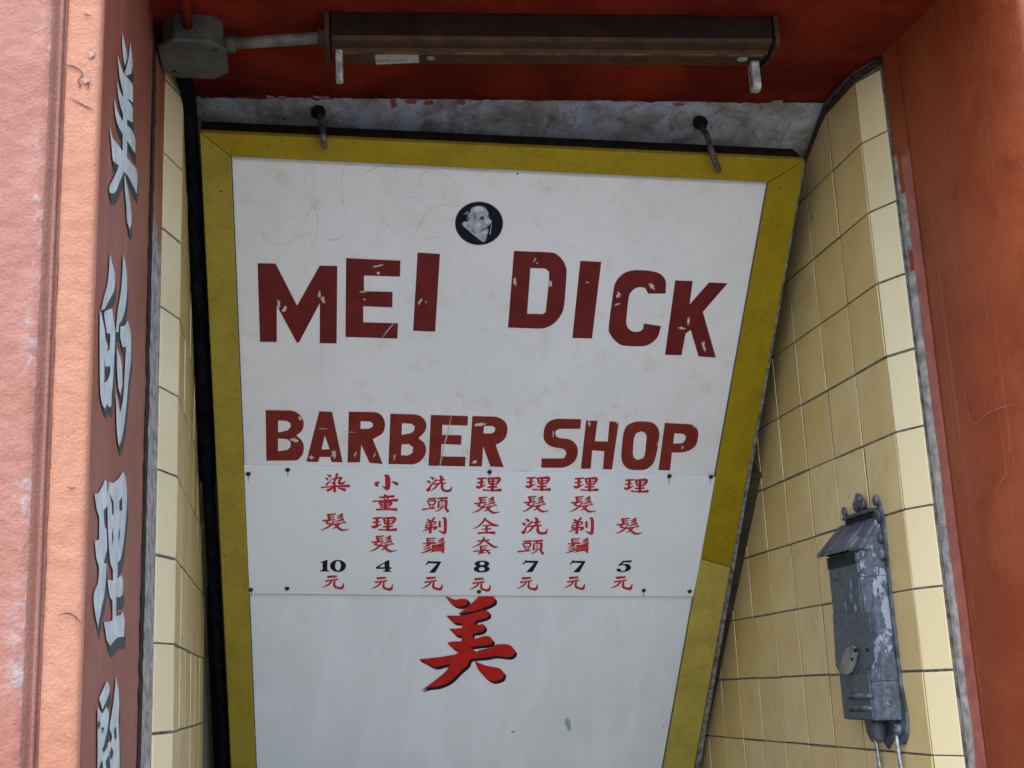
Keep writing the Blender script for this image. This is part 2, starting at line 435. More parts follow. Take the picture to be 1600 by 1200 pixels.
# ------------------------------------------------------------------ left pier
pier = thing('painted_pier', 'salmon pink stucco pier with white brush characters on its red inner face', 'pier', (-0.6, 2.0, 0))
x_or, x_gr = -0.2800, -0.3000
# street face: orange band, grooved moulding, pink field  (front is -Y)
prof_o = densify([(LRV + 0.0002, YF_L + 0.012), (LRV - 0.0012, YF_L + 0.0045), (LRV - 0.0045, YF_L + 0.0008), (LRV - 0.010, YF_L), (x_or + 0.004, YF_L), (x_or, YF_L + 0.004)], 0.004)
vs, fs = grid_strip(prof_o, 0.9, TOP, 500, 0.0011, 2.0)
mesh('corner_band', vs, fs, MAT['orange_stucco'], pier, True)
prof_g = densify([(x_or, YF_L + 0.004), (x_or - 0.002, YF_L + 0.010), (x_or - 0.0045, YF_L + 0.010), (x_or - 0.006, YF_L + 0.004), (x_or - 0.010, YF_L + 0.003),
                  (x_or - 0.012, YF_L + 0.009), (x_or - 0.014, YF_L + 0.009), (x_or - 0.016, YF_L + 0.004), (x_gr, YF_L + 0.001)], 0.003)
vs, fs = grid_strip(prof_g, 0.9, TOP, 400, 0.0006, 4.0)
mesh('grooved_moulding', vs, fs, MAT['groove_paint'], pier, True)
prof_p = densify([(x_gr, YF_L + 0.001), (x_gr - 0.006, YF_L - 0.003), (-0.42, YF_L - 0.003)], 0.004)
vs, fs = grid_strip(prof_p, 0.9, TOP, 500, 0.0016, 9.0)
mesh('street_face', vs, fs, MAT['pink_stucco'], pier, True)
bm = bmesh.new()
add_box(bm, (-1.1, YF_L + 0.02, 0.0), (LRV, 2.252, TOP))
add_box(bm, (-1.1, YF_L, 0.0), (-0.42, YF_L + 0.0195, TOP))
add_box(bm, (-0.419, YF_L, 0.0), (LRV - 0.0002, YF_L + 0.0195, 0.899))
bm_obj('pier_core', bm, MAT['reveal_paint'], pier)
# ragged cement joint between the red reveal and the tiles
vs, fs = [], []
NJ = 260
for j in range(NJ + 1):
    z = TOP * 0.0 + (ZE + ZS) * j / NJ
    rag = mnoise.noise(Vector((0, 3, z * 45))) * 0.012 + mnoise.noise(Vector((5, 3, z * 9))) * 0.02
    vs += [(LRV + 0.0015, 2.215 + rag, z), (LRV + 0.006, 2.235 + rag, z), (LRV + 0.008 + 0.002 * mnoise.noise(Vector((1, 1, z * 60))), 2.28, z), (LRV + 0.012, YT_L - 0.003, z), (LRV + 0.012, YT_L + 0.05, z)]
for j in range(NJ):
    for i in range(4):
        a = j * 5 + i; fs.append((a, a + 1, a + 6, a + 5))
pa = [k // 4 > NJ * 0.84 + 34 * mnoise.noise(Vector((k // 4 * 0.09, 9 + (k % 4) * 0.5, 6))) for k in range(NJ * 4)]
mesh('cement_joint', vs, [f for f, q in zip(fs, pa) if not q], MAT['cement'], pier)
mesh('cement_joint', vs, [f for f, q in zip(fs, pa) if q], MAT['reveal_paint'], pier)
gv, gf = [], []
for j in range(NJ * 2 + 1):
    z = (ZE + ZS) * j / (NJ * 2)
    rag = mnoise.noise(Vector((0, 3, z * 45))) * 0.012 + mnoise.noise(Vector((5, 3, z * 9))) * 0.02
    wd = max(0.0004, 0.0015 + 0.013 * mnoise.noise(Vector((3, 8, z * 38))) + 0.01 * mnoise.noise(Vector((3, 2, z * 11))))
    gv += [(LRV + 0.0030, 2.213 + rag - wd, z), (LRV + 0.0034, 2.218 + rag, z), (LRV + 0.0058, 2.224 + rag + wd * 0.8, z)]
for j in range(NJ * 2):
    for q in range(2):
        a = j * 3 + q; gf.append((a, a + 1, a + 4, a + 3))
mesh('crack_shadow', gv, gf, MAT['shadow_black'], pier)  # black strip painted for the shadow in the ragged gap

# brush characters on the reveal --------------------------------------------------
def fill(name, polys, place, mat, parent, lift=0.0):
    """polys: list of (outer, [holes]); place(px, lift)->world; layered so that nothing is coplanar"""
    verts, faces = [], []
    for k, (outer, holes) in enumerate(polys):
        loops = [outer] + holes
        flat = [Vector((p[0], p[1], 0)) for l in loops for p in l]
        tris = tessellate_polygon([[Vector((p[0], p[1], 0)) for p in l] for l in loops])
        base = len(verts)
        verts += [place((p.x, p.y), lift + k * 0.00007) for p in flat]
        faces += [tuple(base + i for i in tr) for tr in tris]
    return mesh(name, verts, faces, mat, parent)

def soften(poly, k=3):
    """round a traced outline a little"""
    n = len(poly); out = []
    for i in range(n):
        a, b, c, d = poly[(i - 1) % n], poly[i], poly[(i + 1) % n], poly[(i + 2) % n]
        ang = (Vector((b[0] - a[0], b[1] - a[1])).angle(Vector((c[0] - b[0], c[1] - b[1])), 0))
        ang2 = (Vector((c[0] - b[0], c[1] - b[1])).angle(Vector((d[0] - c[0], d[1] - c[1])), 0))
        out.append(b)
        if ang < 0.75 and ang2 < 0.75:
            for t in range(1, k):
                s = t / k
                out.append(tuple(0.5 * (2 * q + (r - p) * s + (2 * p - 5 * q + 4 * r - w) * s * s + (3 * q - p - 3 * r + w) * s ** 3) for p, q, r, w in zip(a, b, c, d)))
    return out

def reveal_place(p, lift):
    return on_x(p, LRV + 0.0008 + lift)
def zoom(poly, ox, oy, s):
    return [(ox + x / s, oy + y / s) for x, y in poly]
RV = []
c1 = [[(237, 35), (246, 75), (258, 130), (262, 170), (250, 210), (242, 170), (237, 100)],
      [(279, 85), (287, 150), (291, 215), (284, 250), (255, 262), (250, 245), (268, 180), (275, 120)],
      [(212, 150), (225, 200), (245, 250), (275, 285), (293, 320), (293, 400), (270, 385), (245, 370), (232, 310), (222, 260)],
      [(208, 290), (225, 340), (245, 375), (268, 390), (292, 430), (292, 505), (265, 490), (245, 470), (228, 420), (215, 360)],
      [(195, 380), (210, 440), (235, 490), (265, 520), (290, 550), (305, 600), (305, 668), (270, 610), (240, 565), (215, 520), (200, 460)],
      [(172, 520), (185, 580), (215, 620), (235, 650), (250, 670), (280, 710), (310, 750), (316, 800), (312, 875), (290, 830), (265, 780), (245, 760), (205, 860), (190, 875), (170, 870), (170, 840), (195, 790), (220, 730), (190, 705), (183, 650), (178, 590)],
      [(243, 280), (262, 285), (262, 690), (238, 690)],
      [(248, 770), (262, 830), (275, 900), (284, 980), (284, 1040), (275, 1062), (262, 1020), (258, 940), (250, 850)]]
RV.append(([(zoom(p, 120, 40, 3.333), []) for p in c1], (1.5, 17)))
c2 = [[(184, 60), (195, 110), (208, 160), (210, 230), (200, 275), (175, 320), (155, 360), (135, 370), (150, 300), (170, 220), (178, 140)],
      [(127, 370), (135, 385), (155, 480), (158, 530), (172, 575), (160, 600), (152, 660), (152, 760), (135, 800), (128, 800), (126, 600)],
      [(150, 395), (165, 370), (195, 358), (205, 430), (212, 480), (210, 560), (200, 760), (192, 830), (190, 900), (178, 905), (168, 885), (155, 915), (140, 890), (130, 830), (133, 790), (150, 770), (170, 755), (185, 700), (178, 640), (185, 500), (165, 495)],
      [(155, 600), (182, 585), (180, 680), (155, 680)],
      [(257, 60), (270, 120), (278, 200), (275, 300), (265, 370), (250, 420), (232, 450), (230, 490), (215, 490), (225, 380), (240, 290), (250, 190)],
      [(240, 460), (265, 455), (282, 425), (295, 480), (300, 560), (298, 650), (285, 760), (275, 880), (262, 1000), (245, 1090), (232, 1122), (222, 1050), (218, 930), (214, 820), (228, 880), (240, 935), (255, 860), (265, 700), (272, 572), (250, 570), (240, 520)],
      [(220, 580), (235, 610), (248, 680), (252, 780), (240, 835), (230, 800), (222, 700)]]
RV.append(([(zoom(p, 120, 380, 3.53), []) for p in c2], (2, 16)))
c3 = [([(103, 195), (125, 190), (150, 150), (165, 112), (178, 125), (180, 210), (178, 265), (160, 285), (158, 325), (165, 390), (175, 400), (178, 500), (172, 540), (158, 600), (175, 600), (172, 660), (162, 780), (145, 860), (130, 940), (124, 978), (112, 920), (100, 840), (98, 790), (110, 750), (125, 710), (130, 625), (115, 570), (105, 470), (130, 462), (132, 340), (118, 290), (110, 240)], []),
      ([(187, 125), (215, 130), (245, 105), (272, 62), (285, 100), (293, 180), (293, 270), (282, 400), (272, 500), (255, 580), (240, 595), (238, 690), (262, 668), (270, 700), (270, 780), (255, 800), (232, 798), (230, 910), (255, 905), (270, 880), (280, 940), (278, 1030), (240, 1035), (215, 1060), (195, 1085), (175, 1050), (160, 945), (185, 942), (210, 935), (210, 825), (195, 800), (182, 720), (182, 695), (212, 702), (212, 640), (195, 590), (185, 450), (180, 300), (182, 190)],
       [[(192, 190), (215, 240), (217, 315), (207, 315), (205, 260)], [(265, 210), (265, 290), (250, 295), (248, 240)], [(210, 385), (215, 450), (210, 500), (206, 440)], [(250, 400), (255, 400), (248, 465), (243, 460)]])]
RV.append(([(zoom(o, 120, 720, 3.75), [zoom(h, 120, 720, 3.75) for h in hs]) for o, hs in c3], (2, 19)))
c4 = [[(668, 655), (685, 690), (680, 740), (660, 790), (640, 835), (620, 770), (640, 720)],
      [(725, 625), (738, 700), (745, 800), (740, 900), (745, 1000), (747, 1200), (735, 1400), (690, 1400), (690, 1130), (705, 1090), (692, 1060), (700, 1000), (685, 950), (700, 850), (715, 740)],
      [(610, 822), (640, 860), (665, 815), (680, 850), (675, 940), (660, 1010), (650, 1060), (640, 1080), (690, 1030), (694, 1100), (680, 1240), (660, 1400), (605, 1400), (610, 1180), (610, 1000)]]
RV.append(([(zoom(p, 0, 900, 4), []) for p in c4], (2, 16)))
NOTCH = [[(636, 945), (653, 948), (640, 985)], [(640, 1082), (668, 1045), (676, 1062), (650, 1105)], [(690, 1092), (712, 1095), (700, 1150), (688, 1130)], [(662, 1160), (684, 1118), (690, 1190), (672, 1225)], [(614, 930), (622, 900), (630, 925), (618, 960)], [(716, 960), (726, 940), (730, 1010), (720, 1020)], [(624, 1190), (640, 1150), (646, 1200), (630, 1240)]]
for polys, (dx, dy) in RV:
    front = [(soften(o), h) for o, h in polys]
    gl = fill('painted_character', front, reveal_place, MAT['char_white'], pier, 0.0011)
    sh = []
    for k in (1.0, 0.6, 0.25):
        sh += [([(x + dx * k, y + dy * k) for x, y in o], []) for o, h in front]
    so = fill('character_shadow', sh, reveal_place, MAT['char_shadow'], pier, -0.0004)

def pier_place(p, lift): return on_y(p, YF_L - 0.0022 - lift)
CRACKS = [[(99, 101), (112, 103), (124, 109), (129, 117), (122, 126), (126, 133), (121, 137)], [(129, 118), (138, 130), (136, 142)], [(107, 152), (122, 160), (136, 167), (148, 171)], [(131, 20), (135, 23), (143, 24)], [(0, 58), (14, 55), (28, 57), (36, 61)], [(90, 962), (104, 958), (116, 962), (121, 968), (128, 973)], [(104, 760), (112, 763), (119, 761)]]
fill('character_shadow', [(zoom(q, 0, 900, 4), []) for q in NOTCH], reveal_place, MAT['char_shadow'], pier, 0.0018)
# ------------------------------------------------------------------ right pier
rp = thing('painted_pier', 'rust red painted pier beside the mailbox, pale on its street face', 'pier', (1.7, 2.0, 0))
bm = bmesh.new(); add_box(bm, (XRV + 0.07, 1.83, 0), (2.4, 2.60, TOP)); add_box(bm, (XRV + 0.004, 2.05, 0), (XRV + 0.0698, 2.60, TOP)); bm_obj('pier_core', bm, MAT['jamb_paint'], rp)
prof = densify([(p[0], p[1]) for p in catmull([(XRV - 0.004, 2.19), (XRV - 0.004, 2.10), (XRV + 0.001, 2.02), (XRV + 0.012, 1.94), (XRV + 0.026, 1.88), (XRV + 0.046, 1.832), (XRV + 0.062, 1.822)], 6)], 0.008)
prof_j = prof
vs, fs = [], []
NZ = 330; n = len(prof)
for j in range(NZ + 1):
    z = 0.9 + (TOP - 0.9) * j / NZ
    for (x, y) in prof:
        k = max(0.0, min(1.0, (2.0 - y) / 0.15))
        d = (mnoise.noise(Vector((y * 45, 7, z * 45))) * 0.0011 + mnoise.noise(Vector((y * 90, 2, z * 90))) * 0.0006) * (0.25 + k)
        vs.append((x - d, y, z))
for j in range(NZ):
    for i in range(n - 1):
        a = j * n + i; fs.append((a, a + n, a + n + 1, a + 1))
mesh('reveal_face', vs, fs, MAT['jamb_paint'], rp, True)
vs, fs = grid_strip(densify([(XRV + 0.062, 1.822), (1.55, 1.822)], 0.012), 0.9, TOP, 160, 0.001, 3.0)
mesh('street_face', vs, fs, MAT['pale_render'], rp, True)
# pink paint edge and grey cement beside the tiles
vs, fs = [], []
for j in range(NJ + 1):
    z = (ZE + ZS + 0.012) * j / NJ
    w = mnoise.noise(Vector((0, 11, z * 30))) * 0.004 + mnoise.noise(Vector((2, 11, z * 7))) * 0.008
    vs += [(XRV - 0.0058, 2.158, z), (XRV - 0.0075, 2.192 + w * 0.6, z)]
for j in range(NJ):
    a = j * 2; fs.append((a, a + 1, a + 3, a + 2))
pa = [k > NJ * 0.90 + 22 * mnoise.noise(Vector((k * 0.13, 4, 1))) for k in range(NJ)]
mesh('paint_edge', vs, [f for f, q in zip(fs, pa) if not q], MAT['pink_edge'], rp); mesh('paint_edge', vs, [f for f, q in zip(fs, pa) if q], MAT['jamb_paint'], rp)
vs, fs = [], []
for j in range(NJ + 1):
    z = (ZE + ZS + 0.012) * j / NJ
    w = mnoise.noise(Vector((0, 11, z * 30))) * 0.004 + mnoise.noise(Vector((2, 11, z * 7))) * 0.008
    vs += [(XRV - 0.0072, 2.189 + w * 0.6, z), (XRV - 0.0095 + 0.001 * mnoise.noise(Vector((1, 3, z * 70))), 2.203, z), (XRV - 0.009, YT_R - 0.004, z), (XRV + 0.003, YT_R + 0.02, z)]
for j in range(NJ):
    for i in range(3):
        a = j * 4 + i; fs.append((a, a + 1, a + 5, a + 4))
pa = [k // 3 > NJ * 0.88 + 40 * mnoise.noise(Vector((k // 3 * 0.1, 9 + (k % 3) * 0.4, 1))) for k in range(NJ * 3)]
mesh('cement_joint', vs, [f for f, q in zip(fs, pa) if not q], MAT['cement'], rp)
mesh('cement_joint', vs, [f for f, q in zip(fs, pa) if q], MAT['jamb_paint'], rp)

# ------------------------------------------------------------------ lintel with red soffit, bare plaster behind it
lin = thing('lintel', 'dark red painted lintel over the doorway with bare spotted plaster behind', 'lintel', (0.5, 2.0, ZE + ZS))
SB_L, SB_R = 2.523, 2.440            # back edge of the soffit at its two ends
vs, fs = [], []
NX, NY = 420, 50
for j in range(NY + 1):
    for i in range(NX + 1):
        x = LRV + (XRV - LRV) * i / NX
        yb = SB_L + (SB_R - SB_L) * i / NX + mnoise.noise(Vector((x * 16, 1, 2))) * 0.012 + mnoise.noise(Vector((x * 55, 1, 2))) * 0.010 + 0.008
        y = 1.66 + (yb - 1.66) * j / NY
        zz = ZE + ZS + mnoise.noise(Vector((x * 40, y * 40, 5))) * 0.0012 + mnoise.noise(Vector((x * 8, y * 8, 5))) * 0.003
        if j == NY: zz += 0.004
        vs.append((x, y, zz))
for j in range(NY):
    for i in range(NX):
        a = j * (NX + 1) + i; fs.append((a, a + NX + 1, a + NX + 2, a + 1))
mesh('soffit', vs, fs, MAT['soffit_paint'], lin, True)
bm = bmesh.new(); add_box(bm, (LRV, 1.66, ZE + ZS + 0.012), (XRV, 5.3, TOP)); bm_obj('lintel_core', bm, MAT['soffit_paint'], lin)  # drawn out unseen over the stair to stop light leaking in
# plaster: slopes down and back from the soffit edge
vs, fs = [], []
NX, NY = 200, 60
def plaster_y(x, s): 
    f = (x - LRV) / (XRV - LRV); return (SB_L + (SB_R - SB_L) * f) - 0.004 + s
def plaster_pt(x, s):
    return Vector((x, plaster_y(x, s), ZE + ZS + 0.001 - 0.55 * s))
for j in range(NY + 1):
    for i in range(NX + 1):
        x = LRV + 0.001 + (XRV - LRV - 0.002) * i / NX; s = 0.75 * j / NY
        p = plaster_pt(x, s)
        p.z += mnoise.noise(Vector((x * 30, s * 30, 1))) * 0.0022 + mnoise.noise(Vector((x * 110, s * 110, 1))) * 0.0010
        vs.append(p)
for j in range(NY):
    for i in range(NX):
        a = j * (NX + 1) + i; fs.append((a, a + NX + 1, a + NX + 2, a + 1))
mesh('bare_plaster', vs, fs, MAT['bare_plaster'], lin, True)
# leftover flakes of red paint on the plaster edge
def blob(cx, cy, rx, ry, ang=0.0, n=12, jag=0.35, seed=0):
    rnd = random.Random(seed * 977 + int(cx * 7 + cy * 13)); out = []
    for k in range(n):
        a = 2 * math.pi * k / n; r = 1 + rnd.uniform(-jag, jag)
        x, y = math.cos(a) * rx * r, math.sin(a) * ry * r
        out.append((cx + x * math.cos(ang) - y * math.sin(ang), cy + x * math.sin(ang) + y * math.cos(ang)))
    return out
PN = Vector((0, -0.55, -1)).normalized()
def plaster_place(p, lift):
    # plane through the soffit edge, skewed with it
    P0 = plaster_pt(0.0, 0); k = (SB_R - SB_L) / (XRV - LRV)
    e1 = Vector((1, k, 0)).normalized(); e2 = Vector((0, 1, -0.55)).normalized()
    nn = e1.cross(e2).normalized()
    if nn.z > 0: nn = -nn
    return on_plane(p, P0 + nn * (0.0035 + lift), nn)
for i, (cx, cy, rx, ry) in enumerate([(615, 162, 5, 7), (643, 158, 12, 5), (670, 160, 8, 4), (720, 160, 7, 4), (930, 152, 12, 3), (990, 155, 12, 3.5), (1060, 163, 9, 2.5), (975, 158, 6, 2)]):
    fill('paint_flake', [(blob(cx, cy, rx, ry, seed=i), [])], plaster_place, MAT['pink_edge'], lin, 0.0)

# torn lower edge of the red paint, running over onto the plaster
edge = [(312, 140), (1282, 146)]
low = []
for k in range(0, 195):
    x = 1282 - k * 5
    y = 153.5 + 5.0 * mnoise.noise(Vector((x * 0.021, 3, 1))) + 3.2 * mnoise.noise(Vector((x * 0.09, 5, 2))) + 1.8 * mnoise.noise(Vector((x * 0.31, 5, 2)))
    low.append((x, max(147, y)))
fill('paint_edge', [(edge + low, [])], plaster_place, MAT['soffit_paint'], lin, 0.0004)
for k, (cx, cy, rx, ry) in enumerate([(421, 150, 7, 6), (443, 153, 6, 5), (500, 151, 14, 2.5), (846, 152, 9, 3), (1178, 165, 16, 5), (1215, 162, 12, 6)]):
    fill('paint_flake', [(blob(cx, cy, rx, ry, 0.1, 14, 0.4, k), [])], plaster_place, MAT['cement'], lin, 0.0012)

# ------------------------------------------------------------------ tiled side walls
def tile_mesh(name, w, h, d=0.006):
    """tile in local x (width), z (height), front at -y"""
    bm = bmesh.new()
    fs = add_box(bm, (0, -d, 0), (w, 0.004, h))
    es = [e for e in bm.edges if all(v.co.y < -d + 1e-6 for v in e.verts)]
    bmesh.ops.bevel(bm, geom=es, offset=0.0014, segments=2, profile=0.6, affect='EDGES')
    bmesh.ops.recalc_face_normals(bm, faces=bm.faces)
    me = bpy.data.meshes.new(name); bm.to_mesh(me); bm.free()
    for p in me.polygons: p.use_smooth = False
    return me
PY, PZ = 0.1443, 0.1522
rng = random.Random(3)
def slope_z(y): return 0.332 - 1.07 * (y - 3.150)           # underside of the stair, above eye

def tiled_wall(name, label, side, X, ym, yt, xt, zref, ncol, loc):
    w = thing(name, label, 'wall', loc)
    sgn = 1 if side == 'R' else -1
    # backing (grout) - main plane and splayed edge
    bm = bmesh.new()
    if side == 'R': add_box(bm, (X + 0.0018, ym - 0.001, 0), (X + 0.0405, 5.2, ZE + ZS + 0.02))
    else: add_box(bm, (X - 0.22, ym - 0.001, 0), (X - 0.0018, 5.2, ZE + ZS + 0.02))
    bm_obj('grout_bed', bm, MAT['grout'], w)
    bm = bmesh.new()
    o = sgn * 0.0022
    add_prism(bm, [(X + o, ym - 0.0012, 0), (xt + o, yt + 0.001, 0), (xt + o + sgn * 0.03, yt + 0.001, 0), (X + o + sgn * 0.06, ym - 0.0012, 0)], (0, 0, ZE + ZS - 0.002))
    bm_obj('grout_edge', bm, MAT['grout'], w)
    kmin = int(math.floor((-ZE - zref) / PZ)); top = ZS - 0.028
    meshes = {}
    def get(wd, h, mat):
        key = (round(wd, 4), round(h, 4), mat)
        if key not in meshes:
            meshes[key] = tile_mesh('tile', wd, h); meshes[key].materials.append(MAT[mat])
        return meshes[key]
    ew = math.dist((X, ym), (xt, yt))
    k = kmin
    while True:
        z0 = zref + k * PZ; z1 = z0 + PZ; k += 1
        if z0 > top - 0.02: break
        zz0, zz1 = max(z0, -ZE + 0.002), min(z1, top)
        if zz1 - zz0 < 0.02: continue
        h = zz1 - zz0 - 0.0040
        for cidx in range(-1, ncol):
            if cidx >= 0:
                y0 = ym + cidx * PY
                if y0 + PY > 2.95 and zz0 > slope_z(y0) - 0.02: continue
                # right wall faces -X : local x runs towards -y
                me = get(PY - 0.0056, h, 'tile_glaze')
                ob = bpy.data.objects.new('tile', me)
                if side == 'R':
                    ob.rotation_euler = (0, 0, -math.pi / 2); P = Vector((X + 0.006, y0 + PY - 0.0028, ZE + zz0 + 0.0020))
                else:
                    ob.rotation_euler = (0, 0, math.pi / 2); P = Vector((X - 0.006, y0 + 0.0028, ZE + zz0 + 0.0020))
            else:
                me = get(ew - 0.002, h, 'lit_edge_tile_glaze')
                ob = bpy.data.objects.new('tile', me)
                ang = math.atan2(ym - yt, X - xt)
                if side == 'R':
                    d = Vector((xt - X, yt - ym, 0)).normalized()
                    ob.rotation_euler = (0, 0, math.atan2(d.y, d.x)); nrm = Vector((d.y, -d.x, 0))
                    P = Vector((X, ym, ZE + zz0 + 0.0020)) + d * 0.001 - nrm * 0.006
                else:
                    d = Vector((X - xt, ym - yt, 0)).normalized()
                    ob.rotation_euler = (0, 0, math.atan2(d.y, d.x)); nrm = Vector((d.y, -d.x, 0))
                    P = Vector((xt, yt, ZE + zz0 + 0.0020)) + d * 0.001 - nrm * 0.006
            ob.rotation_euler.x += rng.uniform(-1, 1) * 0.006
            ob.rotation_euler.z += rng.uniform(-1, 1) * 0.007
            ob.location = P + Vector((0, rng.uniform(-1, 1) * 0.0006, rng.uniform(-1, 1) * 0.0009)) - origin(w)
            COL.objects.link(ob); ob.parent = w
    return w
tiled_wall('tiled_wall', 'pale yellow glazed tile wall of the recess behind the mailbox', 'R', XR, YM_R, YT_R, 1.2035, -0.0024, 11, (1.28, 2.5, 0))
tiled_wall('tiled_wall', 'narrow strip of yellow tile wall between white characters and sign', 'L', XL, YM_L, YT_L, -0.2215, -0.048, 6, (-0.3, 2.6, 0))
# ------------------------------------------------------------------ underside of the stair
st = thing('stair_underside', 'dingy slope of the stair underside behind the sign, shade in its colour', 'stair', (0.5, 3.3, ZE))
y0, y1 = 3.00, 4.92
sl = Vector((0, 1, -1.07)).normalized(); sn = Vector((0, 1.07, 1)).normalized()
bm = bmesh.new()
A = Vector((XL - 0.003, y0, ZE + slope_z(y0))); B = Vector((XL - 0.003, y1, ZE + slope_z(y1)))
add_prism(bm, [A, B, B + sn * 0.12, A + sn * 0.12], (XR - XL + 0.006, 0, 0)); bm_obj('sloping_slab', bm, MAT['shaded_dingy_underside'], st)
bm = bmesh.new(); add_box(bm, (-0.4, 5.2, 0), (1.4, 5.3, ZE + ZS)); bm_obj('unseen_end_wall', bm, MAT['shaded_dingy_underside'], st)  # unseen wall added behind the stair to keep light from leaking in

# dark caulk where the right tiles meet the soffit
bm = bmesh.new()
bpth = ([(1.205, 2.212, ZE + ZS - 0.012), (1.190, 2.245, ZE + ZS - 0.017), (XR - 0.001, 2.285, ZE + ZS - 0.020), (XR - 0.001, 2.36, ZE + ZS - 0.022), (XR - 0.001, 2.43, ZE + ZS - 0.024), (XR, 2.475, ZE + ZS - 0.04), (XR, 2.56, ZE + ZS - 0.085)])
bpth = [tuple(Vector(a).lerp(Vector(b), q / 6)) for a, b in zip(bpth[:-1], bpth[1:]) for q in range(6)] + [bpth[-1]]
add_tube(bm, bpth, [0.0065 + 0.0022 * mnoise.noise(Vector((k * 0.6, 2, 3))) for k in range(len(bpth))], 8)
bm_obj('mortar_bead', bm, MAT['caulk'], bpy.data.objects['tiled_wall'], True)

# ------------------------------------------------------------------ the sign
NS = Vector((0, -3163.0, -2839.0)).normalized()
SP = on_x((1257, 250), 0.948 * XR)
SIGN = thing('hanging_sign', 'large white barber shop sign in a yellow frame, tipped forward under the stair', 'sign', on_plane((800, 600), SP, NS))
def sp(p, lift=0.0):
    return on_plane(p, SP + NS * lift, NS)
DB = -0.010                                     # board face behind the frame face
def bp(p, lift=0.0): return sp(p, DB + lift)
# outer / inner corners (photo pixels); the sign runs on below the picture
def ext(a, b, y):                               # extend line a->b to image row y
    t = (y - a[1]) / (b[1] - a[1]); return (a[0] + (b[0] - a[0]) * t, y)
oTL, oTR = (312, 207), (1258, 250)
oBL, oBR = ext(oTL, (361, 1200), 1330), ext(oTR, (1085, 1200), 1330)
iTL, iTR = (361, 245), (1201, 285)
iBL, iBR = ext(iTL, (400, 1200), 1290), ext(iTR, (1037, 1200), 1290)
TH = 0.055
def rail(name, quad, mat, lab=None):
    bm = bmesh.new()
    add_prism(bm, [sp(q) for q in quad], -NS * 0.022, 0.0025, 2)
    o = bm_obj(name, bm, MAT[mat], SIGN)
    if lab: o['label'] = lab
    return o
def lerp(a, b, t): return (a[0] + (b[0] - a[0]) * t, a[1] + (b[1] - a[1]) * t)
e = 0.35
rail('frame_rail', [oTL, oTR, iTR, iTL], 'yellow_paint')
rail('frame_rail', [(oTL[0] + 0.2, oTL[1] + 0.8), (iTL[0] - 0.2, iTL[1] + 0.8), iBL, oBL], 'yellow_paint_left')
jo, ji = ext(oTR, (1085, 1200), 886), ext(iTR, (1037, 1200), 873)
rail('frame_rail', [(oTR[0] - 0.2, oTR[1] + 0.9), jo, ji, (iTR[0] + 0.2, iTR[1] + 0.9)], 'yellow_paint')
rail('frame_rail', [(jo[0] - 0.5, jo[1] + 1.6), oBR, iBR, (ji[0] - 0.5, ji[1] + 1.6)], 'yellow_paint_fresh', 'paler lower length of the right frame rail')
rail('frame_rail', [(iBL[0], iBL[1] + 1), (iBR[0], iBR[1] + 1), oBR, oBL], 'yellow_paint')
# deep dark sides of the box behind the rails
def side(name, a, b, mat, w=0.012, inset=0.0, TH=TH):
    pa, pb = sp(a), sp(b); ctr = sp((790, 650))
    bm = bmesh.new(); d = (pb - pa).normalized(); inn = NS.cross(d); 
    if inn.dot(ctr - pa) < 0: inn = -inn
    pa = pa + inn * inset - NS * 0.0225; pb = pb + inn * inset - NS * 0.0225
    add_prism(bm, [pa, pb, pb + inn * w, pa + inn * w], -NS * TH, 0.001, 1)
    return bm_obj(name, bm, MAT[mat], SIGN)
side('frame_side', oTL, oTR, 'dark_wood')
side('frame_side', oTR, oBR, 'dark_wood', 0.012, 0.0125, 0.012)
side('frame_side', oTL, oBL, 'dark_wood', 0.012, 0.0125, 0.012)
# zinc lip down the right edge, showing past the yellow rail
q = [(oTR[0] + 0.5, oTR[1] + 1), (oBR[0] + 9, oBR[1] + 2), (oBR[0] + 0.6, oBR[1] + 2), (oTR[0] - 3, oTR[1] + 5)]
bm = bmesh.new(); add_prism(bm, [sp(p, -0.006) for p in q], -NS * 0.010); bm_obj('edge_strip', bm, MAT['sheet_zinc'], SIGN)

for a, c, wpx in ((iTR, iBR, -3.2), (iTL, iBL, 1.6)):
    bm = bmesh.new(); add_prism(bm, [sp(a, -0.004), sp(c, -0.004), sp((c[0] + wpx, c[1]), -0.0088), sp((a[0] + wpx, a[1] + 1.5), -0.0088)], -NS * 0.002)
    bm_obj('frame_rabbet', bm, MAT['rabbet_brown'], SIGN)
# boards
def sheet(name, quad, mat, lift, th=0.004):
    bm = bmesh.new(); add_prism(bm, [bp(p, lift) for p in quad], -NS * th)
    return bm_obj(name, bm, MAT[mat], SIGN)
mg = 8
Lm = lambda y: ext(iTL, (400, 1200), y)[0] - mg
Rm = lambda y: ext(iTR, (1037, 1200), y)[0] + mg
upper = sheet('upper_board', [(iTL[0] - mg, iTL[1] - mg), (iTR[0] + mg, iTR[1] - mg), (Rm(760), 760), (Lm(745), 745)], 'board_white', 0.0)
lower = sheet('lower_board', [(Lm(920), 920), (Rm(920), 920), (Rm(1300), 1300), (Lm(1300), 1300)], 'board_white_repainted', 0.0)
sheet('backing_board', [(iTL[0] - 20, iTL[1] - 15), (iTR[0] + 20, iTR[1] - 15), (iBR[0] + 20, iBR[1] + 6), (iBL[0] - 20, iBL[1] + 6)], 'dark_wood', -0.006)
PL = 0.0062
panel = sheet('price_panel', [(ext(iTL, (400, 1200), 728)[0] + 0.6, 727.5), (760, 737), (1121.5, 746), (1083, 932), (760, 930.5), (ext(iTL, (400, 1200), 928)[0] + 0.8, 927.5)], 'panel_white', PL, 0.003)
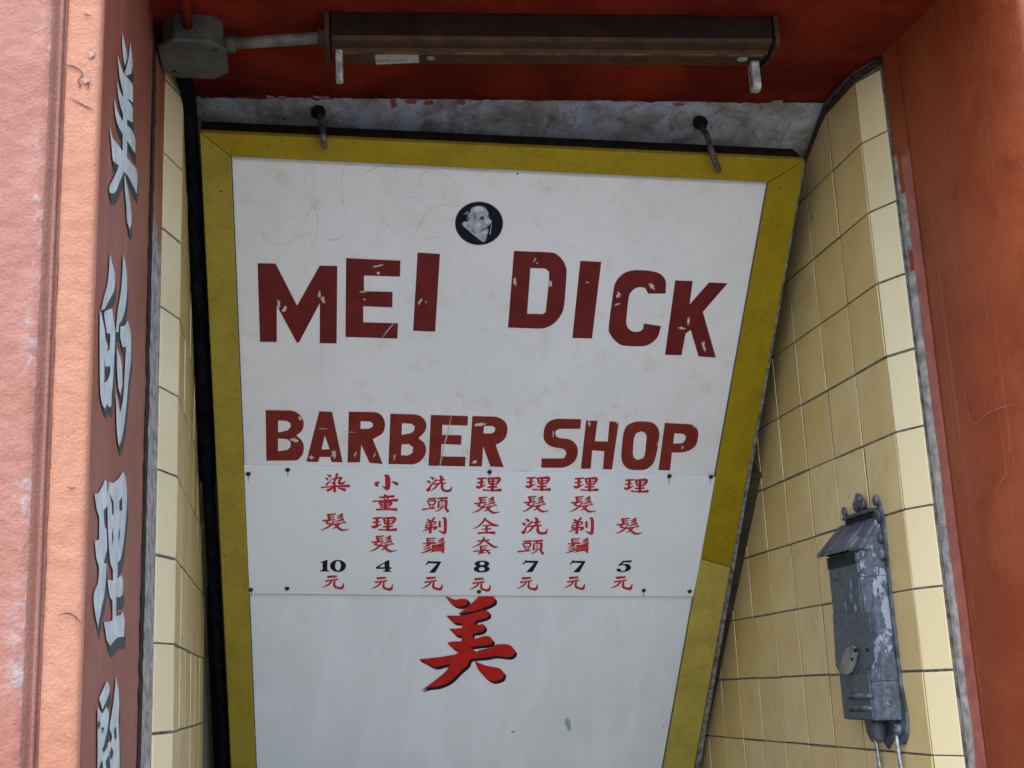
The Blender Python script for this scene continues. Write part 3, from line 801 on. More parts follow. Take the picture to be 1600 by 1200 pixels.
# nail heads round the price panel
for (cx, cy) in [(388, 740.5), (449.5, 734), (765, 737.5), (1046, 744), (1111, 745), (392, 921.5), (448.5, 919.5), (748.5, 924.5), (1006, 922.5), (1077.5, 924)]:
    c = bp((cx, cy), PL + 0.0005)
    bm = bmesh.new(); add_ball(bm, (0, 0, 0), 0.0060, (1, 1, 0.5), 12, 8)
    bmesh.ops.transform(bm, matrix=Matrix.Translation(c) @ NS.to_track_quat('Z', 'Y').to_matrix().to_4x4(), verts=bm.verts)
    bm_obj('nail_head', bm, MAT['screw_head'], panel, True)
for (cx, cy) in [(808.5, 271.5), (345, 299), (1218, 295), (1215, 352), (352, 869), (1037, 1135), (1058, 1185)]:
    c = sp((cx, cy), 0.0003) if not 365 < cx < 1190 or cy > 1100 else bp((cx, cy), 0.0003)
    bm = bmesh.new(); add_ball(bm, (0, 0, 0), 0.0022, (1, 1, 0.4), 8, 6)
    bmesh.ops.transform(bm, matrix=Matrix.Translation(c) @ NS.to_track_quat('Z', 'Y').to_matrix().to_4x4(), verts=bm.verts)
    bm_obj('nail_head', bm, MAT['screw_head'], SIGN, True)

# --- big letters (traced at 4x)
LET = []
def z4(poly, ox, oy): return zoom(poly, ox, oy, 4)
A1, A2, B1, B2 = (370, 360), (770, 360), (370, 600), (770, 600)
LET += [(A1, [(130, 205), (242, 207), (377, 470), (518, 220), (628, 222), (624, 707), (518, 705), (519, 455), (388, 702), (375, 702), (250, 470), (250, 697), (145, 697)], []),
        (A1, [(683, 173), (1023, 189), (1020, 289), (795, 282), (795, 380), (974, 384), (972, 481), (790, 474), (790, 574), (1008, 580), (1004, 676), (679, 666)], []),
        (A1, [(1130, 138), (1270, 147), (1240, 633), (1102, 627)], []),
        (A2, [(132, 128), (350, 137), (400, 150), (440, 190), (460, 240), (460, 290), (446, 470), (425, 530), (390, 575), (340, 605), (280, 614), (95, 607)], [[(235, 235), (320, 238), (342, 252), (352, 280), (333, 490), (325, 512), (305, 523), (215, 520)]]),
        (A2, [(547, 190), (678, 197), (620, 676), (497, 672)], []),
        (A2, [(1080, 395), (1083, 330), (1070, 295), (1040, 268), (990, 254), (940, 249), (880, 249), (830, 262), (790, 292), (765, 330), (755, 370), (725, 600), (735, 650), (765, 690), (800, 715), (840, 722), (940, 724), (985, 708), (1020, 680), (1040, 645), (1051, 598), (945, 582), (940, 610), (925, 628), (900, 634), (870, 630), (845, 610), (835, 580), (835, 550), (850, 420), (865, 385), (895, 360), (930, 355), (955, 365), (970, 395)], []),
        (A2, [(1140, 312), (1250, 316), (1230, 462), (1352, 325), (1468, 331), (1313, 510), (1394, 795), (1286, 788), (1237, 622), (1205, 645), (1180, 780), (1076, 777)], [])]
LOW = [(B1, [(180, 163), (330, 165), (375, 178), (405, 205), (418, 240), (415, 275), (400, 300), (372, 322), (400, 345), (418, 380), (415, 430), (395, 460), (360, 478), (185, 480)], [[(258, 228), (310, 230), (335, 245), (337, 268), (318, 290), (258, 303)], [(258, 340), (315, 345), (337, 365), (335, 395), (315, 412), (258, 420)]]),
       (B1, [(515, 171), (595, 174), (662, 490), (592, 487), (584, 456), (518, 456), (508, 488), (435, 485)], [[(550, 322), (580, 408), (530, 408)]]),
       (B1, [(700, 173), (850, 175), (895, 188), (922, 225), (925, 275), (905, 315), (850, 345), (912, 500), (830, 493), (778, 380), (770, 490), (692, 490)], [[(775, 232), (835, 235), (852, 250), (848, 268), (825, 280), (773, 280)]]),
       (B1, [(960, 185), (1110, 190), (1155, 205), (1180, 235), (1185, 270), (1170, 305), (1135, 340), (1165, 360), (1183, 400), (1178, 440), (1150, 480), (1095, 503), (948, 500)], [[(1033, 245), (1090, 248), (1113, 265), (1108, 290), (1085, 308), (1030, 318)], [(1030, 378), (1075, 375), (1102, 395), (1098, 430), (1070, 447), (1026, 445)]]),
       (B1, [(1213, 193), (1445, 200), (1443, 260), (1285, 255), (1283, 318), (1405, 320), (1402, 380), (1280, 375), (1275, 452), (1430, 455), (1427, 515), (1198, 510)], []),
       (B1, [(1472, 200), (1600, 203), (1645, 213), (1680, 240), (1692, 285), (1680, 335), (1645, 368), (1618, 380), (1668, 520), (1585, 516), (1540, 390), (1532, 516), (1452, 514)], [[(1545, 262), (1600, 263), (1615, 275), (1612, 298), (1590, 310), (1542, 308)]]),
       (B2, [(553, 220), (548, 280), (420, 280), (395, 290), (390, 310), (398, 330), (420, 338), (475, 345), (510, 365), (530, 400), (528, 450), (505, 490), (465, 515), (420, 524), (303, 523), (305, 465), (430, 465), (450, 455), (460, 435), (452, 415), (430, 403), (380, 395), (340, 375), (318, 340), (320, 290), (335, 250), (370, 225), (420, 217)], []),
       (B2, [(583, 228), (655, 230), (638, 357), (718, 360), (730, 233), (788, 237), (745, 534), (688, 532), (697, 420), (622, 415), (612, 530), (550, 530)], []),
       (B2, [(900, 235), (985, 238), (1022, 260), (1040, 300), (1038, 350), (1020, 450), (1000, 500), (960, 532), (910, 538), (850, 532), (815, 500), (803, 450), (812, 340), (822, 290), (845, 255)], [[(925, 296), (950, 303), (962, 325), (958, 370), (950, 440), (935, 465), (905, 475), (880, 460), (875, 430), (882, 340), (895, 308)]]),
       (B2, [(1075, 243), (1220, 250), (1262, 265), (1283, 295), (1282, 340), (1268, 385), (1230, 415), (1180, 428), (1120, 428), (1108, 540), (1035, 538)], [[(1135, 308), (1190, 312), (1207, 325), (1203, 350), (1185, 370), (1128, 372)]])]
for (o, poly, holes) in LET:
    fill('letter', [(soften(z4(poly, *o)), [soften(z4(h, *o)) for h in holes])], bp, MAT['maroon_paint'], upper, 0.0005)
for (o, poly, holes) in LOW:
    fill('letter', [(soften(z4(poly, *o)), [soften(z4(h, *o)) for h in holes])], bp, MAT['maroon_paint_lower'], upper, 0.0005)
# bare chips in the paint
def chip(o, x, y, rx, ry, a=0.0):
    fill('paint_chip', [(blob(o[0] + x / 4, o[1] + y / 4, rx / 4 * 0.72, ry / 4 * 0.78, math.radians(a), 19, 0.6), [])], bp, MAT['bare_white'], upper, 0.0010)
for args in [(A1, 262, 462, 11, 32), (A1, 300, 490, 26, 16, -35), (A1, 515, 400, 12, 26, 10), (A1, 538, 432, 12, 26, -15), (A1, 885, 265, 15, 11), (A1, 880, 222, 38, 5, -10), (A1, 792, 384, 30, 8, -8), (A1, 800, 432, 10, 7), (A1, 1145, 445, 9, 28, 35), (A1, 1182, 450, 5, 12),
             (A2, 138, 322, 14, 32, -12), (A2, 358, 335, 14, 24, 10), (A2, 262, 185, 6, 18, 20), (A2, 278, 203, 5, 9), (A2, 785, 405, 22, 20, -30), (A2, 778, 463, 20, 7, -20), (A2, 992, 352, 18, 26, -30), (A2, 1223, 570, 11, 30, 12), (A2, 1180, 612, 26, 9, 10), (A2, 1318, 720, 10, 38, -12), (A2, 590, 325, 18, 4),
             (B1, 398, 215, 11, 17, -20), (B1, 352, 348, 38, 17, 0), (B1, 607, 435, 22, 32, 0), (B1, 465, 458, 20, 14, -30), (B1, 742, 440, 7, 20, 25), (B1, 860, 445, 5, 18, 25), (B1, 985, 460, 6, 28, 10), (B1, 1520, 255, 40, 11, -12), (B1, 1485, 490, 22, 11, -15), (B1, 700, 300, 40, 3, 4), (B1, 540, 280, 45, 3, 6), (B1, 1180, 478, 10, 9),
             (B2, 378, 310, 6, 25, 5), (B2, 602, 245, 12, 18, 0), (B2, 778, 243, 10, 8), (B2, 1185, 398, 6, 14, 20), (B2, 1030, 375, 5, 14, 20), (B2, 1265, 268, 20, 6, 15)]:
    chip(*args)
def ribbon(name, pts, wpx, place, mat, parent, lift, k=5):
    pts = catmull([(x, y, wpx) if not isinstance(wpx, list) else (x, y, w) for (x, y), w in zip(pts, wpx if isinstance(wpx, list) else [wpx] * len(pts))], k)
    vs, fs = [], []
    for i, (x, y, w) in enumerate(pts):
        a = pts[max(i - 1, 0)]; b = pts[min(i + 1, len(pts) - 1)]
        tx, ty = b[0] - a[0], b[1] - a[1]; L = math.hypot(tx, ty) or 1
        nx, ny = -ty / L, tx / L
        vs += [place((x + nx * w / 2, y + ny * w / 2), lift), place((x - nx * w / 2, y - ny * w / 2), lift)]
    for i in range(len(pts) - 1): fs.append((2 * i, 2 * i + 1, 2 * i + 3, 2 * i + 2))
    return mesh(name, vs, fs, mat, parent)
def jamb_x(y):
    for (xa, ya), (xb, yb) in zip(prof_j[:-1], prof_j[1:]):
        if yb <= y <= ya: return xa + (xb - xa) * (ya - y) / max(1e-6, ya - yb)
    return prof_j[-1][0]
def jamb_place(p, lift):
    X = XRV
    for _ in range(8): X = jamb_x(on_x(p, X).y)
    return on_x(p, X - 0.0032 - lift)
for k, sc in enumerate([[(1505, 600), (1512, 640), (1522, 662), (1545, 645), (1572, 635), (1600, 630)], [(1560, 765), (1566, 750), (1582, 735), (1602, 728)], [(1548, 875), (1551, 884), (1554, 895)], [(1455, 8), (1460, 36), (1466, 66)], [(1538, 430), (1540, 470), (1545, 520)], [(1575, 680), (1577, 705), (1576, 730)], [(1520, 930), (1523, 955)], [(1488, 10), (1490, 24)]]):
    if len(sc) < 3: sc = [sc[0], lerp(sc[0], sc[1], 0.5), sc[1]]
    ribbon('scratch', sc, [0.4] + [1.2] * (len(sc) - 2) + [0.4], jamb_place, MAT['scratch_pale'], rp, 0.0001 * k)
for k, (cx, cy, ln) in enumerate([(388.5, 745, 9), (450, 738, 8), (765.5, 742, 9), (1045.5, 749, 10), (1110, 749, 8), (392.5, 926, 7), (1006, 927, 7)]):
    ribbon('rust_run', [(cx, cy - 3), (cx - 0.3, cy + ln * 0.5), (cx + 0.2, cy + ln)], [2.6, 1.8, 0.4], bp, MAT['rust_run'], panel, PL + 0.0002 if cy < 900 else PL + 0.0002)
for cr in CRACKS: ribbon('crack', cr, [0.5] + [2.0] * (len(cr) - 2) + [0.6], pier_place, MAT['groove_dark'], pier, 0.0)
for (cx, cy, rx, ry) in ((2, 258, 14, 8), (3, 256, 9, 11), (134, 124, 5, 7), (143, 84, 5, 8)):
    fill('bare_spot', [(blob(cx, cy, rx, ry, 0.2, 16, 0.5), [])], pier_place, MAT['chalk_blue' if cx < 50 else 'chalk'], pier, 0.0004)
for p in ([(597.5, 527.5), (606, 516), (616, 505)],): ribbon('scratch', p, [0.5, 1.4, 0.6], bp, MAT['bare_white'], upper, 0.0011)
ribbon('scratch', [(687.5, 727), (693, 700), (699, 678), (705, 650)], [1.8, 1.3, 1.5, 0.6], bp, MAT['bare_white'], upper, 0.0012)
# old pencil scrawl
SCR = [[(80, 200), (110, 290), (150, 350), (200, 375), (260, 350), (320, 300), (380, 255), (450, 240), (510, 265), (550, 330), (600, 420), (605, 520), (580, 610), (545, 680)],
       [(200, 480), (230, 570), (280, 620), (340, 632), (420, 600), (490, 520), (530, 430), (560, 380)], [(510, 100), (510, 170), (530, 260), (560, 350)],
       [(870, 110), (840, 70), (800, 90), (775, 160), (770, 250), (785, 350), (820, 450), (890, 540), (960, 600), (1050, 650)],
       [(860, 340), (870, 230), (910, 160), (980, 110), (1060, 85), (1130, 90), (1160, 140), (1155, 230), (1130, 300), (1105, 350)],
       [(1040, 400), (1060, 460), (1130, 530), (1220, 600), (1290, 540), (1340, 450), (1350, 370), (1310, 310), (1250, 305), (1180, 320)],
       [(1600, 250), (1540, 180), (1450, 120), (1370, 120), (1320, 170), (1320, 220), (1380, 260)], [(1590, 280), (1550, 330), (1470, 360), (1380, 375), (1340, 350)],
       [(620, 500), (660, 580), (720, 600), (800, 560), (830, 490)], [(1550, 380), (1530, 500), (1450, 570), (1370, 590), (1290, 630), (1200, 720)], [(1425, 420), (1410, 520)]]
for i, s in enumerate(SCR):
    ribbon('pencil_line', zoom(s, 360, 240, 4.444), [0.6] + [2.0] * (len(s) - 2) + [0.6], bp, MAT['pencil'], upper, 0.00025 + i * 0.00003)
# soft brown water stains on the white paint
m, t, b = new_mat('water_stain')
nn = tex(t, 30, 6, 0.7, 'Position')
setc(t, b, mix(t, ramp(t, nn, 0.35, 0.65), (0.60, 0.565, 0.52), (0.53, 0.46, 0.36))); b.inputs['Roughness'].default_value = 0.6; MAT['water_stain'] = m

# --- sticker
st_c = (748.5, 349)
def ell(cx, cy, rx, ry, n=40): return [(cx + math.cos(2 * math.pi * k / n) * rx, cy + math.sin(2 * math.pi * k / n) * ry) for k in range(n)]
rim = fill('sticker_rim', [(ell(*st_c, 38.2, 34.6), [])], bp, MAT['paper'], upper, 0.0004); rim['label'] = 'round black sticker with a pale shouting head'
fill('sticker_ground', [(ell(*st_c, 37.2, 33.6), [])], bp, MAT['sticker_black'], rim, 0.0008)
zz = lambda p: zoom(p, 700, 305, 14.11)
head = [(500, 330), (530, 280), (600, 245), (680, 235), (760, 245), (830, 285), (865, 340), (895, 385), (890, 430), (870, 465), (905, 510), (950, 550), (970, 590), (955, 625), (905, 650), (890, 690), (860, 720), (890, 760), (880, 830), (860, 880), (850, 950), (820, 1020), (770, 1035), (700, 985), (620, 920), (540, 860), (480, 800), (420, 750), (350, 700), (315, 640), (320, 600), (380, 575), (440, 580), (470, 550), (420, 520), (440, 440), (480, 390)]
fill('sticker_head', [(soften(zz(head)), [])], bp, MAT['sticker_pale'], rim, 0.0012)
fill('sticker_shade', [(soften(zz(q)), []) for q in ([(690, 510), (730, 460), (790, 470), (800, 530), (760, 555), (700, 545)], [(720, 770), (800, 725), (860, 715), (880, 740), (800, 760), (730, 790), (715, 830)],
     [(430, 630), (455, 660), (440, 700), (420, 670)], [(340, 420), (420, 340), (470, 380), (430, 430)], [(400, 540), (440, 470), (480, 520), (440, 570)], [(510, 760), (560, 740), (620, 840), (560, 830)], [(880, 440), (910, 460), (905, 500), (880, 480)], [(560, 400), (600, 380), (620, 480), (590, 560)], [(900, 640), (955, 625), (930, 670), (890, 690)])], bp, MAT['sticker_mid'], rim, 0.0016)
fill('sticker_shade', [(soften(zz(q)), []) for q in ([(735, 480), (780, 475), (790, 520), (750, 520)], [(740, 765), (800, 735), (850, 730), (800, 750)], [(860, 690), (900, 680), (890, 720), (862, 715)])], bp, MAT['sticker_black'], rim, 0.0026)
fill('sticker_light', [(soften(zz(q)), []) for q in ([(560, 290), (640, 255), (740, 262), (800, 310), (780, 360), (680, 350), (590, 380)], [(620, 590), (700, 580), (740, 640), (700, 720), (630, 700)], [(820, 530), (900, 530), (945, 580), (900, 620), (830, 640), (800, 600)], [(330, 600), (390, 590), (410, 650), (380, 690)], [(750, 800), (840, 780), (860, 840), (800, 870), (750, 850)])], bp, MAT['sticker_light'], rim, 0.0034)
fill('sticker_drip', [(zz([(955, 650), (968, 650), (935, 860), (910, 870)]), [])], bp, MAT['sticker_pale'], rim, 0.0014)

# --- small brush characters: strokes (x, y, width) in zoomed pixels
G = {}
G['ran'] = (10, 480, 730, [[(315, 120, 12), (365, 140, 34)], [(285, 170, 12), (320, 185, 30)], [(300, 272, 28), (350, 225, 16), (390, 175, 8)], [(465, 105, 30), (450, 170, 28), (420, 225, 22), (375, 262, 10)], [(400, 185, 14), (530, 165, 26), (515, 195, 26), (495, 245, 28), (560, 250, 26), (595, 215, 10)], [(220, 318, 18), (400, 300, 18), (655, 292, 34)], [(425, 240, 30), (430, 380, 36)], [(420, 290, 20), (370, 340, 28), (320, 362, 34)], [(490, 325, 16), (590, 355, 36)]])
G['xiao'] = (10, 480, 730, [[(1220, 130, 30), (1255, 165, 62), (1258, 310, 60), (1235, 335, 36), (1180, 295, 12)], [(1130, 232, 14), (1090, 250, 40), (1075, 270, 40), (1105, 290, 26)], [(1325, 230, 14), (1375, 245, 32), (1410, 268, 34)]])
G['tong'] = (10, 480, 730, [[(1205, 435, 24), (1240, 455, 36)], [(1130, 472, 20), (1350, 455, 32)], [(1195, 475, 18), (1215, 510, 20)], [(1275, 465, 22), (1245, 510, 16)], [(1030, 535, 22), (1200, 522, 16), (1405, 515, 36)], [(1125, 550, 20), (1165, 610, 24)], [(1120, 553, 18), (1310, 548, 26), (1290, 600, 24)], [(1160, 578, 12), (1290, 575, 12)], [(1165, 605, 14), (1290, 602, 14)], [(1220, 530, 32), (1225, 660, 34)], [(1150, 630, 10), (1290, 628, 12)], [(1085, 662, 24), (1240, 657, 20), (1395, 662, 34)]])
G['li'] = (10, 480, 730, [[(1035, 800, 24), (1165, 790, 20)], [(1035, 862, 24), (1140, 850, 14)], [(1015, 925, 24), (1060, 935, 34), (1160, 890, 10)], [(1095, 800, 34), (1085, 930, 34)], [(1195, 795, 26), (1215, 880, 24)], [(1200, 800, 20), (1340, 792, 32), (1372, 808, 34), (1355, 850, 26), (1320, 885, 20)], [(1220, 842, 14), (1340, 838, 14)], [(1220, 885, 18), (1320, 882, 18)], [(1265, 795, 30), (1262, 985, 42)], [(1190, 932, 20), (1330, 924, 20)], [(1120, 975, 20), (1250, 982, 18), (1390, 975, 36)]])
G['fa'] = (10, 480, 730, [[(325, 740, 30), (345, 800, 34), (340, 830, 28)], [(320, 745, 24), (445, 730, 16)], [(350, 770, 12), (430, 765, 10)], [(355, 795, 12), (425, 790, 10)], [(245, 835, 22), (400, 822, 18), (440, 815, 10)], [(340, 830, 20), (300, 868, 24), (360, 885, 18)], [(420, 845, 18), (395, 870, 18)], [(550, 735, 28), (510, 755, 20), (465, 770, 10)], [(550, 772, 26), (510, 790, 20), (470, 805, 10)], [(565, 812, 28), (500, 835, 20), (440, 850, 10)], [(360, 905, 12), (480, 882, 18), (560, 872, 12)], [(555, 850, 12), (595, 862, 24)], [(410, 850, 16), (370, 900, 24), (300, 950, 20), (215, 985, 8)], [(500, 890, 22), (460, 930, 20), (400, 962, 10)], [(440, 905, 18), (490, 950, 28), (550, 983, 26), (600, 978, 16), (655, 970, 8)]])
G['xi'] = (10, 640, 730, [[(330, 155, 16), (370, 180, 34)], [(275, 215, 16), (315, 235, 34)], [(270, 345, 24), (295, 360, 36), (330, 290, 24), (400, 200, 8)], [(420, 180, 12), (395, 230, 20)], [(395, 210, 12), (550, 195, 18)], [(475, 140, 24), (500, 170, 40), (485, 250, 36)], [(370, 265, 18), (560, 248, 20)], [(450, 260, 24), (400, 320, 22), (330, 370, 8)], [(515, 255, 24), (510, 330, 34), (550, 368, 30), (620, 368, 30), (645, 345, 24), (658, 300, 8)]])
G['tou'] = (10, 640, 730, [[(295, 495, 22), (410, 487, 24)], [(280, 525, 20), (305, 590, 20)], [(285, 530, 16), (400, 525, 24), (385, 580, 20)], [(305, 585, 16), (390, 580, 14)], [(310, 605, 14), (330, 630, 18)], [(375, 600, 18), (350, 635, 16)], [(200, 658, 22), (300, 650, 16), (400, 640, 14)], [(440, 490, 20), (590, 480, 26)], [(515, 490, 18), (490, 520, 16)], [(455, 535, 22), (450, 625, 28)], [(455, 530, 14), (560, 522, 22), (575, 540, 32), (565, 630, 28)], [(490, 560, 10), (530, 556, 10)], [(490, 590, 10), (530, 588, 10)], [(480, 620, 12), (550, 615, 12)], [(510, 630, 16), (460, 670, 16), (405, 692, 8)], [(555, 630, 24), (600, 690, 34)]])
G['ti'] = (10, 640, 730, [[(285, 820, 24), (320, 845, 30)], [(385, 795, 28), (340, 850, 20)], [(260, 870, 16), (400, 855, 20), (395, 890, 18)], [(265, 905, 14), (385, 895, 14)], [(260, 905, 22), (250, 950, 20)], [(255, 945, 14), (410, 935, 22), (405, 960, 26), (370, 970, 18)], [(335, 850, 30), (320, 1020, 36)], [(310, 950, 20), (260, 980, 16), (205, 1000, 8)], [(470, 850, 26), (470, 930, 30)], [(520, 795, 18), (556, 820, 36), (555, 1000, 36), (530, 1025, 30), (450, 990, 8)]])
G['xu'] = (10, 640, 820, [[(275, 215, 24), (290, 300, 32)], [(270, 220, 20), (410, 210, 14)], [(300, 250, 12), (390, 245, 10)], [(300, 275, 12), (390, 272, 10)], [(210, 295, 16), (420, 287, 14)], [(320, 300, 20), (260, 330, 18)], [(530, 210, 24), (450, 245, 12)], [(530, 245, 24), (450, 275, 12)], [(545, 280, 22), (440, 310, 12)], [(320, 310, 20), (220, 355, 10)], [(320, 350, 22), (220, 395, 10)], [(330, 385, 26), (270, 415, 22), (180, 440, 8)], [(350, 325, 18), (540, 314, 18)], [(430, 320, 16), (410, 345, 16)], [(365, 345, 24), (360, 405, 26)], [(365, 345, 16), (520, 342, 24), (520, 410, 24)], [(390, 365, 12), (500, 362, 12)], [(390, 385, 10), (500, 382, 12)], [(370, 405, 16), (510, 402, 14)], [(400, 405, 18), (320, 435, 8)], [(500, 400, 24), (530, 430, 26)]])
G['quan'] = (10, 640, 730, [[(1180, 800, 28), (1150, 850, 26), (1080, 920, 20), (995, 962, 8)], [(1170, 805, 18), (1240, 860, 26), (1320, 905, 32), (1390, 912, 12)], [(1150, 915, 16), (1270, 908, 18)], [(1130, 970, 16), (1270, 962, 18)], [(1205, 910, 28), (1200, 1025, 32)], [(1070, 1030, 24), (1200, 1022, 20), (1325, 1025, 36)]])
G['tao'] = (10, 640, 820, [[(1065, 255, 20), (1240, 240, 22)], [(1160, 205, 30), (1140, 260, 24), (1070, 315, 18), (980, 350, 8)], [(1160, 240, 14), (1250, 300, 26), (1320, 345, 26), (1380, 348, 10)], [(1110, 330, 22), (1115, 420, 28)], [(1120, 335, 12), (1220, 325, 14)], [(1120, 360, 10), (1200, 355, 10)], [(1120, 385, 10), (1200, 380, 10)], [(1000, 415, 16), (1130, 405, 16), (1260, 395, 12)], [(1140, 415, 20), (1080, 448, 20)], [(1075, 448, 20), (1180, 432, 12)], [(1210, 415, 16), (1250, 445, 28)]])
G['yuan'] = (10, 480, 820, [[(325, 815, 32), (455, 805, 26)], [(290, 880, 24), (380, 865, 18), (475, 852, 20)], [(385, 880, 22), (330, 935, 22), (235, 978, 8)], [(430, 880, 24), (425, 955, 30), (480, 985, 28), (545, 985, 36), (572, 910, 8)]])
def stroke_poly(st):
    pts = catmull(st, 6)
    L_, R_ = [], []
    n = len(pts)
    for i, (x, y, w) in enumerate(pts):
        a = pts[max(i - 1, 0)]; b = pts[min(i + 1, n - 1)]
        tx, ty = b[0] - a[0], b[1] - a[1]; L = math.hypot(tx, ty) or 1
        nx, ny = -ty / L, tx / L
        L_.append((x + nx * w / 2, y + ny * w / 2)); R_.append((x - nx * w / 2, y - ny * w / 2))
    def cap(p, q, w, s):
        tx, ty = p[0] - q[0], p[1] - q[1]; L = math.hypot(tx, ty) or 1; tx, ty = tx / L, ty / L
        nx, ny = -ty, tx; out = []
        for k in (-0.5, 0, 0.5):
            a = k * math.pi / 2 * 1.2
            out.append((p[0] + tx * math.cos(a) * w * 0.38 + s * nx * math.sin(a) * w * 0.5, p[1] + ty * math.cos(a) * w * 0.38 + s * ny * math.sin(a) * w * 0.5))
        return out
    return L_, R_, cap(pts[-1], pts[-2], pts[-1][2], -1), cap(pts[0], pts[1], pts[0][2], -1)
def glyph(key, c=None, w=None, mat='print_red', boost=1.32):
    s, ox, oy, strokes = G[key]
    P = []
    xs = [p[0] for st in strokes for p in st]; ys = [p[1] for st in strokes for p in st]
    cx, cy = (min(xs) + max(xs)) / 2, (min(ys) + max(ys)) / 2
    k = 1.0
    if w: k = w * s / (max(xs) - min(xs) + 12)
    tc = c if c else (ox + cx / s, oy + cy / s)
    verts, faces = [], []
    for i, st in enumerate(strokes):
        st = [(x, y, ww * boost) for x, y, ww in st]
        L_, R_, e1, e0 = stroke_poly(st)
        n = len(L_); b0 = len(verts)
        for (x, y) in L_ + R_ + e1 + e0:
            verts.append(bp((tc[0] + (x - cx) / s * k, tc[1] + (y - cy) / s * k), PL + 0.0004 + i * 0.00006))
        for j in range(n - 1): faces.append((b0 + j, b0 + j + 1, b0 + n + j + 1, b0 + n + j))
        m1, m0 = b0 + 2 * n, b0 + 2 * n + 3
        faces.append((b0 + n - 1, m1, m1 + 1, m1 + 2, b0 + 2 * n - 1)); faces.append((b0 + n, m0, m0 + 1, m0 + 2, b0))
    return mesh('character', verts, faces, MAT[mat], panel)
for key in ('ran', 'fa', 'xiao', 'tong', 'li', 'xi', 'tou', 'ti', 'xu', 'quan', 'tao', 'yuan'): glyph(key)
for key, c, w in [('fa', (599, 849.5), 43), ('li', (763.5, 756.8), 39), ('fa', (760, 789), 43.5), ('li', (840.7, 756), 38.5), ('fa', (837, 787.5), 42.5), ('xi', (835.5, 821.5), 41), ('tou', (829, 855), 40),
                  ('li', (915.5, 756.7), 38), ('fa', (910.7, 787.7), 42.5), ('ti', (907.2, 821.5), 37.5), ('xu', (902, 852.7), 36.5), ('li', (994, 759), 37.5), ('fa', (982.5, 822), 43),
                  ('yuan', (597.3, 911.5), 34), ('yuan', (675, 911.3), 34), ('yuan', (750, 913), 34), ('yuan', (824, 911.5), 33.5), ('yuan', (897.7, 910.7), 33), ('yuan', (971.5, 910.7), 34)]:
    glyph(key, c, w)
# numerals
def numeral(polys): fill('numeral', polys, bp, MAT['black_paint'], panel, PL + 0.0005)
Z1 = lambda p: zoom(p, 480, 820, 10)
numeral([(Z1([(195, 585), (250, 570), (300, 548), (318, 548), (315, 705), (345, 716), (345, 730), (195, 730), (195, 717), (232, 708), (240, 690), (240, 600), (225, 592)]), [])])
numeral([(Z1(ell(482, 643, 125, 95)), [Z1(ell(482, 640, 45, 74))])])
numeral([(Z1([(1255, 553), (1285, 553), (1285, 660), (1320, 668), (1315, 688), (1285, 690), (1287, 716), (1318, 725), (1315, 735), (1180, 735), (1180, 722), (1215, 714), (1215, 688), (1068, 688), (1068, 665)]), [Z1([(1208, 598), (1208, 662), (1120, 664)])])])
sev = [(295, 560), (320, 570), (490, 572), (490, 590), (400, 750), (300, 750), (430, 608), (330, 602), (290, 605), (262, 630), (240, 628)]
for (cx, cy) in [(676.5, 885.5), (828.5, 884.5), (902, 884.7)]:
    numeral([([(cx + (x - 365) / 10, cy + (y - 655) / 10) for x, y in sev], [])])
up = zoom(ell(1132, 610, 115, 52), 640, 820, 10); lo = zoom(ell(1127, 690, 126, 56), 640, 820, 10)
numeral([(up, [zoom(ell(1133, 605, 40, 26), 640, 820, 10)]), (lo, [zoom(ell(1128, 692, 46, 30), 640, 820, 10)])])
numeral([(soften(zoom([(150, 185), (320, 175), (295, 215), (165, 215), (140, 245), (210, 240), (270, 255), (298, 295), (290, 335), (240, 370), (150, 388), (70, 380), (35, 355), (45, 330), (95, 322), (115, 340), (120, 365), (150, 370), (190, 350), (210, 310), (195, 275), (150, 262), (105, 275), (55, 280)], 960, 860, 11.43)), [])])

# --- the big red character
S7 = 7.06
big = [[(395, 82), (430, 92), (500, 120), (560, 110), (625, 112), (650, 125), (640, 160), (600, 185), (555, 195), (500, 185), (455, 155), (420, 120)],
       [(765, 84), (925, 84), (945, 110), (935, 150), (890, 178), (800, 215), (700, 245), (600, 265), (530, 280), (620, 215), (700, 145)],
       [(405, 295), (560, 297), (700, 270), (800, 240), (850, 238), (880, 260), (875, 295), (840, 320), (770, 340), (730, 350), (715, 375), (710, 400), (775, 395), (805, 388), (830, 405), (830, 440), (800, 470), (750, 485), (700, 490), (692, 520), (695, 548), (720, 552), (790, 530), (850, 518), (895, 535), (920, 570), (905, 605), (860, 620), (760, 630), (660, 645), (700, 670), (745, 700), (755, 680), (900, 648), (960, 612), (1090, 615), (1140, 650), (1165, 690), (1150, 725), (1090, 755), (950, 740), (830, 760), (690, 770), (660, 790), (640, 840), (560, 910), (470, 1000), (400, 1045), (300, 1080), (200, 1090), (120, 1120), (180, 1085), (280, 1010), (390, 920), (440, 850), (450, 830), (400, 835), (300, 862), (240, 850), (170, 810), (100, 775), (230, 765), (380, 745), (510, 722), (540, 700), (540, 680), (490, 660), (440, 620), (415, 595), (470, 582), (570, 578), (580, 515), (520, 515), (470, 475), (435, 440), (500, 440), (575, 432), (585, 410), (580, 380), (500, 375), (450, 340)],
       [(715, 790), (760, 815), (840, 845), (1000, 880), (1045, 930), (1030, 980), (980, 1010), (920, 1020), (860, 995), (800, 940), (750, 880)]]
bigp = [(soften(zoom(p, 640, 920, S7)), []) for p in big]
fill('big_character', bigp, bp, MAT['red_paint'], lower, 0.0014)
fill('character_shadow', [([(x + dx, y + dy) for x, y in o], []) for o, h in bigp for dx, dy in ((1.2, 1.5), (2.4, 3.0), (3.4, 4.2))], bp, MAT['black_paint'], lower, 0.0003)
